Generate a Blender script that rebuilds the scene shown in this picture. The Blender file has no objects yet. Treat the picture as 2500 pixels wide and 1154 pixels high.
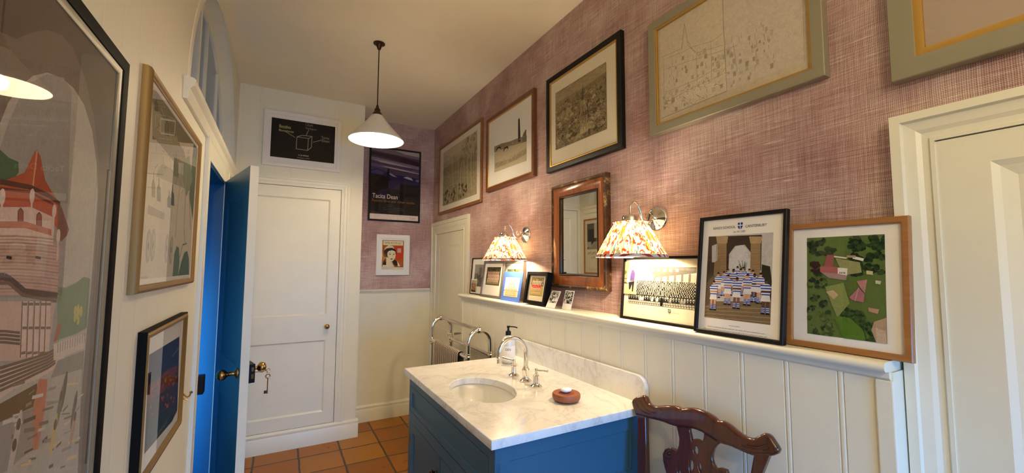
import bpy, bmesh, math, random
from mathutils import Vector as V, Matrix as MX
import numpy as np
PI = math.pi
C = bpy.context.scene.collection
S = bpy.context.scene
H = 1.45                                # camera height; z below is measured from eye level and H is added on creation

# ------------------------------------------------------------------ camera, view, world, large lights
F_PX = 1003.3
RIGHT = V((0.87166294, -0.49008236, 0.00479559)); UP = V((-0.03922012, -0.05999699, 0.99742776)); FWD = V((0.48853403, 0.8696089, 0.07151824))
cam = bpy.data.objects.new('camera', bpy.data.cameras.new('camera')); C.objects.link(cam)
cam.data.sensor_width = 36; cam.data.lens = F_PX / 2500 * 36; cam.data.clip_start = .02
m = MX.Identity(4)
for i, c in enumerate((RIGHT, UP, -FWD)):
    for j in range(3): m[j][i] = c[j]
m.translation = (0, 0, H); cam.matrix_world = m; S.camera = cam
S.view_settings.view_transform = 'Standard'; S.view_settings.look = 'None'
S.view_settings.gamma = 1; S.view_settings.use_curve_mapping = False
S.view_settings.exposure = 0.27
W = bpy.data.worlds.new('world'); S.world = W; W.use_nodes = True
W.node_tree.nodes['Background'].inputs[0].default_value = (.25, .45, 1, 1); W.node_tree.nodes['Background'].inputs[1].default_value = .3

def light(name, kind, loc, energy, color, size=.03, rot=None, sy=None):
    d = bpy.data.lights.new(name, kind); d.energy = energy; d.color = color
    if kind == 'AREA':
        d.size = size
        if sy: d.shape = 'RECTANGLE'; d.size_y = sy
    else: d.shadow_soft_size = size
    o = bpy.data.objects.new(name, d); C.objects.link(o); o.location = (loc[0], loc[1], loc[2] + H)
    if rot: o.rotation_euler = rot
    return o
WARM = (1, .78, .49)
light('pendant_lamp_light', 'POINT', (.5, 2.651, .80), 14.5, WARM, .035)
light('near_sconce_light', 'POINT', (1.21, 1.189, .095), 9, (1, .81, .55), .022)
light('far_sconce_light', 'POINT', (1.21, 2.244, .095), 9, (1, .81, .55), .022)
# assumed daylight: area light added just inside the assumed rear window (behind the camera)
o = light('assumed_rear_daylight', 'AREA', (.60, -1.42, -.65), 19, (.04, .38, 1), .7, (PI/2 * .86, 0, 0), 1.0); o.data.spread = 1.5
o = light('passage_blue_fill', 'AREA', (-.62, 1.60, -.75), 12, (.04, .36, 1), .35, (PI/2, 0, 0), 1.2); o.data.spread = 1.3  # blue fill added inside the passage to brighten the door jamb; no window there
# warm fill added behind the camera to brighten walls and ceiling; no fitting there
light('rear_warm_fill', 'POINT', (.0, -.95, .85), 25, (1, .85, .62), .05)

# ------------------------------------------------------------------ helpers
def px_ray(x, y): return RIGHT * ((x - 1250) / F_PX) + UP * ((577 - y) / F_PX) + FWD
def lin(c): return tuple(((v/255)/12.92 if v/255 <= .04045 else ((v/255 + .055)/1.055)**2.4) for v in c)

def new_mat(name, col=(.8,.8,.8), rough=.5, metal=0, spec=.5, coat=0, emis=None, es=0):
    mt = bpy.data.materials.new(name); mt.use_nodes = True
    b = mt.node_tree.nodes['Principled BSDF']
    b.inputs['Base Color'].default_value = (*col, 1); b.inputs['Roughness'].default_value = rough
    b.inputs['Metallic'].default_value = metal; b.inputs['Specular IOR Level'].default_value = spec
    b.inputs['Coat Weight'].default_value = coat
    if emis: b.inputs['Emission Color'].default_value = (*emis, 1); b.inputs['Emission Strength'].default_value = es
    return mt
class NT:
    def __init__(s, mt): s.t = mt.node_tree; s.b = s.t.nodes['Principled BSDF']
    def n(s, ty, **k):
        nd = s.t.nodes.new(ty)
        for a, v in k.items():
            if a.startswith('i_'):
                key = a[2:]; key = int(key) if key.isdigit() else key.replace('_', ' ')
                if hasattr(v, 'is_output') or isinstance(v, bpy.types.NodeSocket): s.t.links.new(v, nd.inputs[key])
                else: nd.inputs[key].default_value = v
            else: setattr(nd, a, v)
        return nd
    def math(s, op, a, b=None, c=None):
        nd = s.t.nodes.new('ShaderNodeMath'); nd.operation = op
        for i, v in enumerate((a, b, c)):
            if v is None: continue
            if isinstance(v, (int, float)): nd.inputs[i].default_value = v
            else: s.t.links.new(v, nd.inputs[i])
        return nd.outputs[0]
    def ramp(s, fac, stops):
        nd = s.t.nodes.new('ShaderNodeValToRGB'); s.t.links.new(fac, nd.inputs[0])
        el = nd.color_ramp.elements
        while len(el) < len(stops): el.new(.5)
        for e, (p, c) in zip(el, stops): e.position = p; e.color = (*c, 1)
        return nd.outputs[0]
    def pos(s): return s.t.nodes.new('ShaderNodeNewGeometry').outputs['Position']
    def scale(s, vec, sc, off=(0,0,0)):
        nd = s.t.nodes.new('ShaderNodeMapping'); s.t.links.new(vec, nd.inputs[0]); nd.inputs['Scale'].default_value = sc; nd.inputs['Location'].default_value = off
        return nd.outputs[0]
    def noise(s, vec, sc, det=4, rough=.5, dist=0):
        nd = s.t.nodes.new('ShaderNodeTexNoise'); s.t.links.new(vec, nd.inputs['Vector'])
        nd.inputs['Scale'].default_value = sc; nd.inputs['Detail'].default_value = det; nd.inputs['Roughness'].default_value = rough; nd.inputs['Distortion'].default_value = dist
        return nd.outputs[0]
    def mix(s, f, a, b, mode='MIX'):
        nd = s.t.nodes.new('ShaderNodeMix'); nd.data_type = 'RGBA'; nd.blend_type = mode
        for k, v in ((0, f), (6, a), (7, b)):
            if isinstance(v, (int, float)): nd.inputs[k].default_value = v
            elif isinstance(v, tuple): nd.inputs[k].default_value = (*v, 1)
            else: s.t.links.new(v, nd.inputs[k])
        return nd.outputs[2]
    def color(s, o): s.t.links.new(o, s.b.inputs['Base Color'])
    def bump(s, h, dist=.001, st=1.):
        nd = s.t.nodes.new('ShaderNodeBump'); s.t.links.new(h, nd.inputs['Height']); nd.inputs['Distance'].default_value = dist; nd.inputs['Strength'].default_value = st
        s.t.links.new(nd.outputs[0], s.b.inputs['Normal'])
        return nd
M = {}
def paint(name, col, rough=.45, grain=.04):
    mt = new_mat(name, col, rough); t = NT(mt); p = t.pos()
    n = t.noise(p, 9, 3); d = tuple(c * (1 - grain) for c in col)
    t.color(t.mix(n, d, tuple(min(1, c * (1 + grain)) for c in col))); t.bump(t.noise(p, 140, 2), .0004, .25); return mt
M['white'] = paint('white_eggshell_paint', (.82, .80, .67), .38)
M['wall'] = paint('white_wall_paint', (.82, .80, .66), .6)
M['ceiling'] = paint('ceiling_paint', (.90, .84, .68), .8)
M['blue'] = paint('blue_cabinet_paint', (.022, .105, .190), .42, .06)
M['frame_white'] = paint('white_frame_paint', (.82, .80, .76), .45)
M['ivory'] = new_mat('ceramic_white', (.85, .84, .81), .12, coat=.3)
M['black'] = new_mat('black_lacquer', (.008, .007, .006), .4, spec=.2)
M['blackmat'] = new_mat('black_matt', (.009, .008, .007), .6, spec=.05)
M['darkgrey'] = new_mat('dark_grey_frame_paint', (.06, .055, .05), .4)
M['grey'] = new_mat('grey_brown_frame_paint', (.13, .115, .10), .35)
M['silvergrey'] = new_mat('silver_grey_frame_paint', (.29, .265, .19), .42, .1)
M['chrome'] = new_mat('polished_nickel', (.86, .82, .76), .06, 1)
M['brass'] = new_mat('aged_brass', (.43, .27, .10), .25, 1)
M['bronze'] = new_mat('dark_bronze', (.06, .035, .022), .3, .8)
M['gilt'] = new_mat('gilt', (.55, .34, .09), .38, .75)
M['oldgilt'] = new_mat('aged_ochre_gilt', (.27, .16, .045), .48, .4)
M['mirror'] = new_mat('mirror_silvering', (.82, .82, .76), .01, 1)
M['paper'] = new_mat('ivory_mount_board', (.80, .76, .68), .8)
M['cream'] = new_mat('cream_mount_board', (.74, .67, .52), .8)
M['whiteboard'] = new_mat('white_mount_board', (.84, .82, .79), .8)
M['blueboard'] = new_mat('blue_mount_board', (.06, .16, .58), .7)
M['backing'] = new_mat('brown_backing_board', (.22, .14, .08), .8)
M['tan_mount'] = new_mat('grey_brown_mount', (.32, .25, .20), .8)
def print_mat():
    mt = new_mat('printed_paper', (1,1,1), .6, spec=.12); t = NT(mt)
    a = t.n('ShaderNodeAttribute', attribute_name='Col'); p = t.pos()
    n = t.ramp(t.math('ADD', t.math('MULTIPLY', t.noise(p, 190, 4, .7), .6), t.math('MULTIPLY', t.noise(p, 55, 3, .6), .4)), [(.32, (.82,.82,.81)), (.5, (.98,.98,.97)), (.68, (1.12,1.12,1.10))])
    t.color(t.mix(1., a.outputs[0], n, 'MULTIPLY')); return mt
M['print'] = print_mat()
def glass_mat(name='picture_glass', tint=(1,1,1), ior=1.5):
    mt = bpy.data.materials.new(name); mt.use_nodes = True; t = mt.node_tree; t.nodes.clear()
    o = t.nodes.new('ShaderNodeOutputMaterial'); mx = t.nodes.new('ShaderNodeMixShader'); tr = t.nodes.new('ShaderNodeBsdfTransparent')
    g = t.nodes.new('ShaderNodeBsdfGlossy'); g.inputs['Roughness'].default_value = .01; 
    ge = t.nodes.new('ShaderNodeNewGeometry'); dp = t.nodes.new('ShaderNodeVectorMath'); dp.operation = 'DOT_PRODUCT'
    t.links.new(ge.outputs['Normal'], dp.inputs[0]); t.links.new(ge.outputs['Incoming'], dp.inputs[1]); ch = [('ABSOLUTE', None), ('SUBTRACT', 1), ('POWER', 5), ('MULTIPLY_ADD', .93)]; last = dp.outputs['Value']
    for op, v in ch:                      # Schlick reflectance, the same from both sides of the pane
        nd = t.nodes.new('ShaderNodeMath'); nd.operation = op
        if op == 'SUBTRACT': nd.inputs[0].default_value = 1; t.links.new(last, nd.inputs[1])
        else:
            t.links.new(last, nd.inputs[0])
            if v is not None: nd.inputs[1].default_value = v
            if op == 'MULTIPLY_ADD': nd.inputs[2].default_value = .028
        last = nd.outputs[0]
    tr.inputs[0].default_value = (*tint, 1)
    t.links.new(last, mx.inputs[0]); t.links.new(tr.outputs[0], mx.inputs[1]); t.links.new(g.outputs[0], mx.inputs[2]); t.links.new(mx.outputs[0], o.inputs[0]); return mt
M['glass'] = glass_mat(); M['winglass'] = glass_mat('window_glass', (.85, .88, .95))
def wood(name, c1, c2, axis=2, rough=.35, sc=30, coat=.2):
    mt = new_mat(name, c1, rough, coat=coat); t = NT(mt); s = [sc, sc, sc]; s[axis] = sc * .08
    tc = t.n('ShaderNodeTexCoord').outputs['Object']
    n = t.noise(t.scale(tc, s), 1, 6, .6, 1.2); t.color(t.mix(t.ramp(n, [(.3, (0,0,0)), (.7, (1,1,1))]), c1, c2)); return mt
M['oak'] = wood('light_oak', (.40, .185, .060), (.30, .13, .038), 0, sc=60, coat=0)
M['teak'] = wood('teak_frame_wood', (.30, .13, .04), (.22, .085, .025), 0, sc=50)
M['redwood'] = wood('red_brown_wood', (.20, .065, .02), (.13, .035, .012), 0, sc=50)
M['mahogany'] = wood('polished_mahogany', (.095, .022, .008), (.045, .010, .005), 2, .14, 25, .6)
M['maple'] = wood('birdseye_mirror_veneer', (.42, .125, .022), (.24, .055, .012), 1, .22, 22, .5)
M['soapwood'] = wood('red_soap_dish_wood', (.33, .095, .035), (.24, .065, .025), 0, .5, 40, 0)

def mk_wallpaper():
    mt = new_mat('woven_mauve_grasscloth', (.4,.2,.2), .85, spec=.2); t = NT(mt); p = t.pos()
    sx = t.n('ShaderNodeSeparateXYZ', i_0=p); u = t.math('ADD', sx.outputs[0], sx.outputs[1]); z = sx.outputs[2]
    cb = t.n('ShaderNodeCombineXYZ', i_0=u, i_1=z).outputs[0]
    wob = t.noise(cb, 14, 2); uu = t.math('ADD', u, t.math('MULTIPLY', wob, .004)); zz = t.math('ADD', z, t.math('MULTIPLY', wob, .005))
    k = 2 * PI / .0078
    wv = t.math('MULTIPLY', t.math('SINE', t.math('MULTIPLY', t.math('ADD', uu, zz), k)), t.math('SINE', t.math('MULTIPLY', t.math('SUBTRACT', uu, zz), k)))
    hs = t.noise(t.scale(cb, (7, 230, 1)), 1, 5, .7); vs = t.noise(t.scale(cb, (210, 6, 1)), 1, 4, .65); lo = t.noise(cb, 3.2, 3)
    slub = t.noise(t.scale(cb, (8, 110, 1), (3, 7, 0)), 1, 6, .75)
    a = t.math('MULTIPLY_ADD', wv, .24, .5)
    a = t.math('ADD', a, t.math('MULTIPLY', t.math('SUBTRACT', hs, .5), .75)); a = t.math('ADD', a, t.math('MULTIPLY', t.math('SUBTRACT', vs, .5), .50))
    a = t.math('ADD', a, t.math('MULTIPLY', t.math('SUBTRACT', lo, .5), .60))
    a = t.math('ADD', a, t.math('MULTIPLY', t.math('MAXIMUM', t.math('SUBTRACT', slub, .58), 0), 2.6))
    t.color(t.ramp(a, [(.12, (.18, .075, .080)), (.41, (.37, .215, .210)), (.58, (.52, .365, .345)), (.87, (.82, .71, .64))]))
    t.bump(a, .0015, .5); return mt
M['paper_wall'] = mk_wallpaper()
def mk_boards():
    mt = new_mat('tongue_and_groove_paint', (.82, .80, .66), .55); t = NT(mt); sx = t.n('ShaderNodeSeparateXYZ', i_0=t.pos())
    u = t.math('ADD', sx.outputs[0], sx.outputs[1]); f = t.math('ABSOLUTE', t.math('SUBTRACT', t.math('FRACT', t.math('MULTIPLY', u, 1/.118)), .5))
    g = t.math('MINIMUM', t.math('MULTIPLY', f, 22), 1); t.bump(g, .0016, .55); return mt
M['boards'] = mk_boards()
def mk_floor():
    mt = new_mat('terracotta_tiles', (.4,.2,.08), .32, spec=.22); t = NT(mt); p = t.pos()
    wob = t.n('ShaderNodeTexNoise', i_Vector=p, i_Scale=7.); 
    d = t.n('ShaderNodeVectorMath', operation='MULTIPLY_ADD'); t.t.links.new(wob.outputs[1], d.inputs[0]); d.inputs[1].default_value = (.012, .012, 0); t.t.links.new(p, d.inputs[2])
    q = t.scale(d.outputs[0], (1/.295, 1/.285, 1), (-.175/.295 - .02, -3.567/.285 + .98 - .02, 0))
    sx = t.n('ShaderNodeSeparateXYZ', i_0=q)
    def edge(o): return t.math('SUBTRACT', .5, t.math('ABSOLUTE', t.math('SUBTRACT', t.math('FRACT', o), .5)))
    e = t.math('MINIMUM', edge(sx.outputs[0]), edge(sx.outputs[1]))
    cell = t.n('ShaderNodeCombineXYZ', i_0=t.math('FLOOR', sx.outputs[0]), i_1=t.math('FLOOR', sx.outputs[1])).outputs[0]
    wn = t.n('ShaderNodeTexWhiteNoise', i_Vector=cell).outputs[0]
    base = t.ramp(wn, [(0, (.18, .042, .002)), (.35, (.33, .095, .003)), (.7, (.36, .145, .008)), (1, (.26, .062, .002))])
    mo = t.noise(p, 11, 6, .65); base = t.mix(t.math('MULTIPLY', mo, .6), base, (.38, .165, .020)); 
    g = t.ramp(t.math('ADD', e, t.math('MULTIPLY', t.noise(p, 60, 3), .012)), [(.022, (0,0,0)), (.036, (1,1,1))])
    t.color(t.mix(g, (.060, .035, .018), base)); t.bump(t.math('MULTIPLY', g, 1.), .003, .7)
    t.t.links.new(t.math('MULTIPLY_ADD', mo, .35, .15), t.b.inputs['Roughness']); return mt
M['floor'] = mk_floor()
def mk_marble():
    mt = new_mat('white_veined_marble', (.8,.8,.8), .16, coat=.2); t = NT(mt); p = t.pos()
    n = t.noise(p, 4.5, 9, .62, 1.4); v = t.math('ABSOLUTE', t.math('SUBTRACT', n, .5)); n2 = t.noise(t.scale(p, (1,1,1), (5,2,1)), 11, 9, .6, .8); v2 = t.math('ABSOLUTE', t.math('SUBTRACT', n2, .5))
    big = t.noise(p, 2.5, 4)
    c = t.ramp(v, [(0, (.62, .63, .62)), (.010, (.78, .78, .76)), (.05, (.84, .84, .82)), (.2, (.87, .87, .85))])
    c2 = t.ramp(v2, [(0, (.92,.92,.92)), (.02, (.98,.98,.97)), (.09, (1,1,1))]); c3 = t.ramp(big, [(.35, (.92,.92,.92)), (.6, (1,1,1))])
    t.color(t.mix(1., t.mix(1., c, c2, 'MULTIPLY'), c3, 'MULTIPLY')); return mt
M['marble'] = mk_marble()
def mk_shade():
    mt = bpy.data.materials.new('floral_pleated_fabric'); mt.use_nodes = True; t = NT(mt); n = t.t.nodes
    tc = t.n('ShaderNodeTexCoord').outputs['Generated']; sx = t.n('ShaderNodeSeparateXYZ', i_0=tc)
    x = t.math('SUBTRACT', sx.outputs[0], .5); y = t.math('SUBTRACT', sx.outputs[1], .5); ang = t.math('ARCTAN2', y, x)
    cb = t.n('ShaderNodeCombineXYZ', i_0=t.math('MULTIPLY', t.math('ABSOLUTE', ang), 2.1), i_1=t.math('MULTIPLY', sx.outputs[2], 1.5)).outputs[0]
    vo = t.n('ShaderNodeTexVoronoi', i_Vector=cb, i_Scale=1.0); 
    n1 = t.noise(cb, 2.1, 3, .6, 2.0); n2 = t.noise(t.scale(cb, (2.5, .8, 1), (4, 1, 0)), 1.6, 3, .5, 2.5); n3 = t.noise(t.scale(cb, (3, .7, 1), (9, 5, 0)), 1.9, 2, .5, 2)
    c = t.mix(t.ramp(n1, [(.52, (0,0,0)), (.56, (1,1,1))]), (.80, .71, .44), (.32, .03, .012))
    c = t.mix(t.ramp(vo.outputs['Distance'], [(.22, (1,1,1)), (.30, (0,0,0))]), c, (.50, .09, .02))
    c = t.mix(t.ramp(n2, [(.57, (0,0,0)), (.61, (1,1,1))]), c, (.06, .15, .15)); c = t.mix(t.ramp(n3, [(.60, (0,0,0)), (.63, (1,1,1))]), c, (.26, .22, .02))
    o = n['Material Output']; d = n.new('ShaderNodeBsdfDiffuse'); tl = n.new('ShaderNodeBsdfTranslucent'); mx = n.new('ShaderNodeMixShader'); mx.inputs[0].default_value = .28
    for q in (d, tl): t.t.links.new(c, q.inputs[0])
    t.t.links.new(d.outputs[0], mx.inputs[1]); t.t.links.new(tl.outputs[0], mx.inputs[2]); t.t.links.new(mx.outputs[0], o.inputs[0]); return mt
M['shade'] = mk_shade()
def mk_stripe(name, period, c1, c2, duty=.5, vec=(0,1,0), attr='Position'):
    mt = new_mat(name, c1, .9, spec=.1); t = NT(mt); d = t.n('ShaderNodeVectorMath', operation='DOT_PRODUCT'); t.t.links.new(t.pos(), d.inputs[0]); d.inputs[1].default_value = vec
    f = t.math('FRACT', t.math('MULTIPLY', d.outputs['Value'], 1/period)); t.color(t.mix(t.math('GREATER_THAN', f, duty), c1, c2)); t.bump(t.noise(t.pos(), 500, 2), .001, .5); return mt
M['towel'] = mk_stripe('striped_towel_cotton', .0235, (.72, .62, .52), (.012, .010, .016), .5, (.0, 1, .0))
M['trimfab'] = mk_stripe('shade_trim_fabric', .026, (.60, .56, .50), (.36, .04, .03), .62, (.7, .9, .45))
M['enamel_out'] = new_mat('white_enamel_outside', (.74, .70, .63), .3)
M['enamel_in'] = new_mat('white_enamel_inside', (.9, .88, .84), .5)
M['bulb'] = new_mat('lit_bulb_glass', (1,1,1), .4, emis=(1, .78, .5), es=10)
def chipped():
    mt = new_mat('chipped_gilt_edge', (.3,.2,.1), .5, .3); t = NT(mt); p = t.pos(); n = t.noise(p, 16, 8, .75)
    t.color(t.ramp(n, [(.40, (.045, .020, .010)), (.54, (.10, .045, .016)), (.60, (.32, .19, .05)), (.66, (.58, .46, .26))])); return mt
M['chip'] = chipped()

def mat_world(o):
    w = o.matrix_basis.copy()
    while o.parent: o = o.parent; w = o.matrix_basis @ w
    return w
def link_mesh(name, verts, faces, mat, parent=None, local=False, smooth=False, bevel=0, label=None, seg=2, cols=None, mats=None, fmats=None, subsurf=0):
    me = bpy.data.meshes.new(name)
    if not local: verts = [V((v[0], v[1], v[2] + H)) for v in verts]
    if not local and parent is not None:
        inv = mat_world(parent).inverted(); verts = [inv @ v for v in verts]
    me.from_pydata([tuple(v) for v in verts], [], faces)
    if cols is not None:
        ca = me.color_attributes.new('Col', 'FLOAT_COLOR', 'POINT'); ca.data.foreach_set('color', np.array(cols, dtype=np.float32).ravel())
    for q in (mats or [mat]): me.materials.append(q)
    if fmats: me.polygons.foreach_set('material_index', fmats)
    me.update()
    bm = bmesh.new(); bm.from_mesh(me)
    if cols is None and len(faces) > 1: bmesh.ops.recalc_face_normals(bm, faces=bm.faces)
    bm.to_mesh(me); bm.free()
    if smooth:
        me.polygons.foreach_set('use_smooth', [True] * len(me.polygons))
        if smooth != 'all': me.set_sharp_from_angle(angle=math.radians(40))
    o = bpy.data.objects.new(name, me); C.objects.link(o); o.parent = parent
    if parent is None and not local:
        cx = sum((v for v in verts), V()) / len(verts); zmin = min(v.z for v in verts); org = V((cx.x, cx.y, zmin))
        me.transform(MX.Translation(-org)); o.location = org
    if bevel:
        b = o.modifiers.new('bevel', 'BEVEL'); b.width = bevel; b.segments = seg; b.limit_method = 'ANGLE'; b.angle_limit = math.radians(35)
    if subsurf:
        b = o.modifiers.new('sub', 'SUBSURF'); b.levels = b.render_levels = subsurf
    if label: o['label'] = label
    return o
def tag(o, label, cat, group=None, kind=None):
    if label: o['label'] = label
    if cat: o['category'] = cat
    if group: o['group'] = group
    if kind: o['kind'] = kind
    return o
def thing(name, label, cat, loc, rot=None, group=None, parent=None):
    o = bpy.data.objects.new(name, None); C.objects.link(o); o.empty_display_size = .05
    mt = (rot.to_4x4() if rot else MX.Identity(4)); mt.translation = (loc[0], loc[1], loc[2] + H); o.matrix_basis = mt
    return tag(o, label, cat, group)
class G:
    def __init__(s): s.v = []; s.f = []
    def add(s, vs, fs):
        b = len(s.v); s.v += [V(v) for v in vs]; s.f += [tuple(i + b for i in f) for f in fs]; return s
    def box(s, x0, x1, y0, y1, z0, z1, mt=None):
        vs = [V((x, y, z)) for x in (x0, x1) for y in (y0, y1) for z in (z0, z1)]
        if mt: vs = [mt @ v for v in vs]
        return s.add(vs, [(0,1,3,2), (4,6,7,5), (0,4,5,1), (2,3,7,6), (0,2,6,4), (1,5,7,3)])
    def tube(s, pts, r, n=12, closed=False, rs=None):
        pts = [V(p) for p in pts]; N = len(pts); vs = []; prev = None
        for i, p in enumerate(pts):
            a = pts[(i-1) % N] if (closed or i > 0) else p; b = pts[(i+1) % N] if (closed or i < N-1) else p
            t = (b - a).normalized()
            if prev is None:
                q = V((0,0,1)) if abs(t.z) < .9 else V((1,0,0)); x = t.cross(q).normalized()
            else: x = (prev - t * prev.dot(t)).normalized()
            prev = x; y = t.cross(x); rr = rs[i] if rs else r
            for k in range(n): an = 2*PI*k/n; vs.append(p + (x*math.cos(an) + y*math.sin(an)) * rr)
        fs = []
        for i in range(N if closed else N-1):
            j = (i+1) % N
            for k in range(n): fs.append((i*n+k, i*n+(k+1) % n, j*n+(k+1) % n, j*n+k))
        if not closed: fs += [tuple(range(n))[::-1], tuple((N-1)*n+k for k in range(n))]
        return s.add(vs, fs)
    def lathe(s, prof, o=(0,0,0), ax=(0,0,1), n=32, cap=True, sx=1, sy=1):
        ax = V(ax).normalized(); q = V((1,0,0)) if abs(ax.x) < .9 else V((0,1,0)); x = (q - ax*ax.dot(q)).normalized(); y = ax.cross(x); o = V(o); vs = []; fs = []
        for r, h in prof:
            for k in range(n): a = 2*PI*k/n; vs.append(o + ax*h + x*math.cos(a)*r*sx + y*math.sin(a)*r*sy)
        for i in range(len(prof)-1):
            for k in range(n): fs.append((i*n+k, i*n+(k+1) % n, (i+1)*n+(k+1) % n, (i+1)*n+k))
        if cap: fs += [tuple(range(n))[::-1], tuple((len(prof)-1)*n+k for k in range(n))]
        return s.add(vs, fs)
    def extr(s, prof, mt, length):            # closed profile (a,b) extruded along +c of matrix mt
        n = len(prof); vs = [mt @ V((a, b, 0)) for a, b in prof] + [mt @ V((a, b, length)) for a, b in prof]
        return s.add(vs, [(k, (k+1) % n, (k+1) % n + n, k+n) for k in range(n)] + [tuple(range(n))[::-1], tuple(range(n, 2*n))])
    def ring(s, W_, H_, prof, mt=None):       # mitred rectangular frame, profile [(inset, z)], corner origin bottom centre
        vs = []; n = len(prof)
        for cx, cy in ((-1, 0), (1, 0), (1, 1), (-1, 1)):
            for ins, z in prof: vs.append(V((cx*(W_/2 - ins), ins if cy == 0 else H_ - ins, z)))
        if mt: vs = [mt @ v for v in vs]
        return s.add(vs, [(c*n+k, c*n+(k+1) % n, ((c+1) % 4)*n+(k+1) % n, ((c+1) % 4)*n+k) for c in range(4) for k in range(n)])
    def flat(s, outer, holes, depth, mt, bev=0, res=2):   # 2D outline with holes, thickness +-depth/2 about the plane of mt
        cu = bpy.data.curves.new('tmp', 'CURVE'); cu.dimensions = '2D'; cu.fill_mode = 'BOTH'; cu.extrude = depth/2 - bev; cu.bevel_depth = bev; cu.bevel_resolution = res
        for lp in [outer] + holes:
            sp = cu.splines.new('POLY'); sp.points.add(len(lp)-1); sp.use_cyclic_u = True
            for q, p in zip(sp.points, lp): q.co = (p[0], p[1], 0, 1)
        ob = bpy.data.objects.new('tmp', cu); C.objects.link(ob); bpy.context.view_layer.update()
        e = ob.evaluated_get(bpy.context.evaluated_depsgraph_get()); me = e.to_mesh()
        s.add([mt @ v.co for v in me.vertices], [tuple(p.vertices) for p in me.polygons]); e.to_mesh_clear(); bpy.data.objects.remove(ob); return s
    def done(s, name, mat, parent=None, **k): return link_mesh(name, s.v, s.f, mat, parent, **k)
def struct(name, g, mat, **k): o = g.done(name, mat, **k); o['kind'] = 'structure'; return o
def spline(pts, n=8, closed=False):
    pts = [V(p) for p in pts]; N = len(pts); out = []
    for i in range(N if closed else N-1):
        g = lambda j: pts[j % N] if closed else pts[max(0, min(N-1, j))]
        a, b, c, d = g(i-1), g(i), g(i+1), g(i+2)
        for k in range(n):
            t = k/n; out.append(.5*((2*b) + (c-a)*t + (2*a-5*b+4*c-d)*t*t + (3*b-a-3*c+d)*t**3))
    if not closed: out.append(pts[-1])
    return out

_font_cache = {}
def text_mesh(txt):
    if txt in _font_cache: return _font_cache[txt]
    cu = bpy.data.curves.new('tmp', 'FONT'); cu.body = txt; cu.size = 1; cu.resolution_u = 3
    ob = bpy.data.objects.new('tmp', cu); C.objects.link(ob); bpy.context.view_layer.update()
    e = ob.evaluated_get(bpy.context.evaluated_depsgraph_get()); me = e.to_mesh()
    vs = [v.co.copy() for v in me.vertices]; fs = [tuple(p.vertices) for p in me.polygons]; e.to_mesh_clear(); bpy.data.objects.remove(ob)
    x0 = min(v.x for v in vs); x1 = max(v.x for v in vs); y0 = min(v.y for v in vs); y1 = max(v.y for v in vs)
    _font_cache[txt] = (vs, fs, x0, x1, y0, y1); return _font_cache[txt]
class Art:
    """flat picture made of coloured shapes in the plane of a print; coordinates are metres in the frame's own plane"""
    def __init__(s, pic=None, dz=1.6e-6): s.v = []; s.f = []; s.c = []; s.z = 0; s.dz = dz; s.pic = pic; s.clip = None
    def P(s, x, y):                            # point of the picture plane seen at photo pixel
        r, zp = s.pic; inv = mat_world(r).inverted(); o = inv @ V((0,0,H)); d = inv.to_3x3() @ px_ray(x, y); t = (zp - o.z)/d.z; q = o + d*t; return (q.x, q.y)
    def poly(s, pts, col, px=False):
        if px: pts = [s.P(*p) for p in pts]
        if s.clip: pts = clip_poly(pts, *s.clip)
        if len(pts) < 3: return s
        b = len(s.v); s.z += s.dz; s.v += [(x, y, s.z) for x, y in pts]; s.c += [(*lin(col), 1)] * len(pts)
        if len(pts) <= 4 or convex(pts): s.f.append(tuple(range(b, b+len(pts))))
        else:
            from mathutils.geometry import tessellate_polygon
            for t in tessellate_polygon([[V((x, y, 0)) for x, y in pts]]): s.f.append(tuple(b+i for i in t))
        return s
    def rect(s, x0, y0, x1, y1, col): return s.poly([(x0,y0), (x1,y0), (x1,y1), (x0,y1)], col)
    def ell(s, x, y, rx, ry, col, n=10, a0=0, rot=0):
        cr, sr = math.cos(rot), math.sin(rot)
        return s.poly([(x + rx*math.cos(t)*cr - ry*math.sin(t)*sr, y + rx*math.cos(t)*sr + ry*math.sin(t)*cr) for t in (2*PI*k/n + a0 for k in range(n))], col)
    def blob(s, x, y, r, col, rnd, n=9, sy=1): return s.poly([(x + r*math.cos(2*PI*k/n)*rnd.uniform(.7, 1.2), y + sy*r*math.sin(2*PI*k/n)*rnd.uniform(.7, 1.2)) for k in range(n)], col)
    def line(s, pts, w, col, px=False):
        if px: pts = [s.P(*p) for p in pts]
        for (x0, y0), (x1, y1) in zip(pts, pts[1:]):
            L = math.hypot(x1-x0, y1-y0) or 1; nx, ny = -(y1-y0)/L*w/2, (x1-x0)/L*w/2; s.poly([(x0+nx, y0+ny), (x1+nx, y1+ny), (x1-nx, y1-ny), (x0-nx, y0-ny)], col)
        return s
    def text(s, txt, x, y, w, h, col):          # left/bottom corner, size
        vs, fs, x0, x1, y0, y1 = text_mesh(txt); b = len(s.v); s.z += s.dz
        s.v += [(x + (v.x-x0)/(x1-x0)*w, y + (v.y-y0)/(y1-y0)*h, s.z) for v in vs]; s.c += [(*lin(col), 1)] * len(vs); s.f += [tuple(b+i for i in f) for f in fs]; return s
    def make(s, name, parent, z, label=None):
        fs = [f for f in s.f]; 
        # consistent orientation towards +z
        out = []
        for f in fs:
            a, b, c = (s.v[f[i]] for i in (0, 1, 2)); out.append(f)
        return link_mesh(name, [(x, y, zz + z) for x, y, zz in s.v], out, M['print'], parent, local=True, cols=s.c, label=label)
def convex(p):
    sg = 0
    for i in range(len(p)):
        a, b, c = p[i], p[(i+1) % len(p)], p[(i+2) % len(p)]; cr = (b[0]-a[0])*(c[1]-b[1]) - (b[1]-a[1])*(c[0]-b[0])
        if abs(cr) > 1e-12:
            if sg * cr < 0: return False
            sg = cr
    return True
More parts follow.
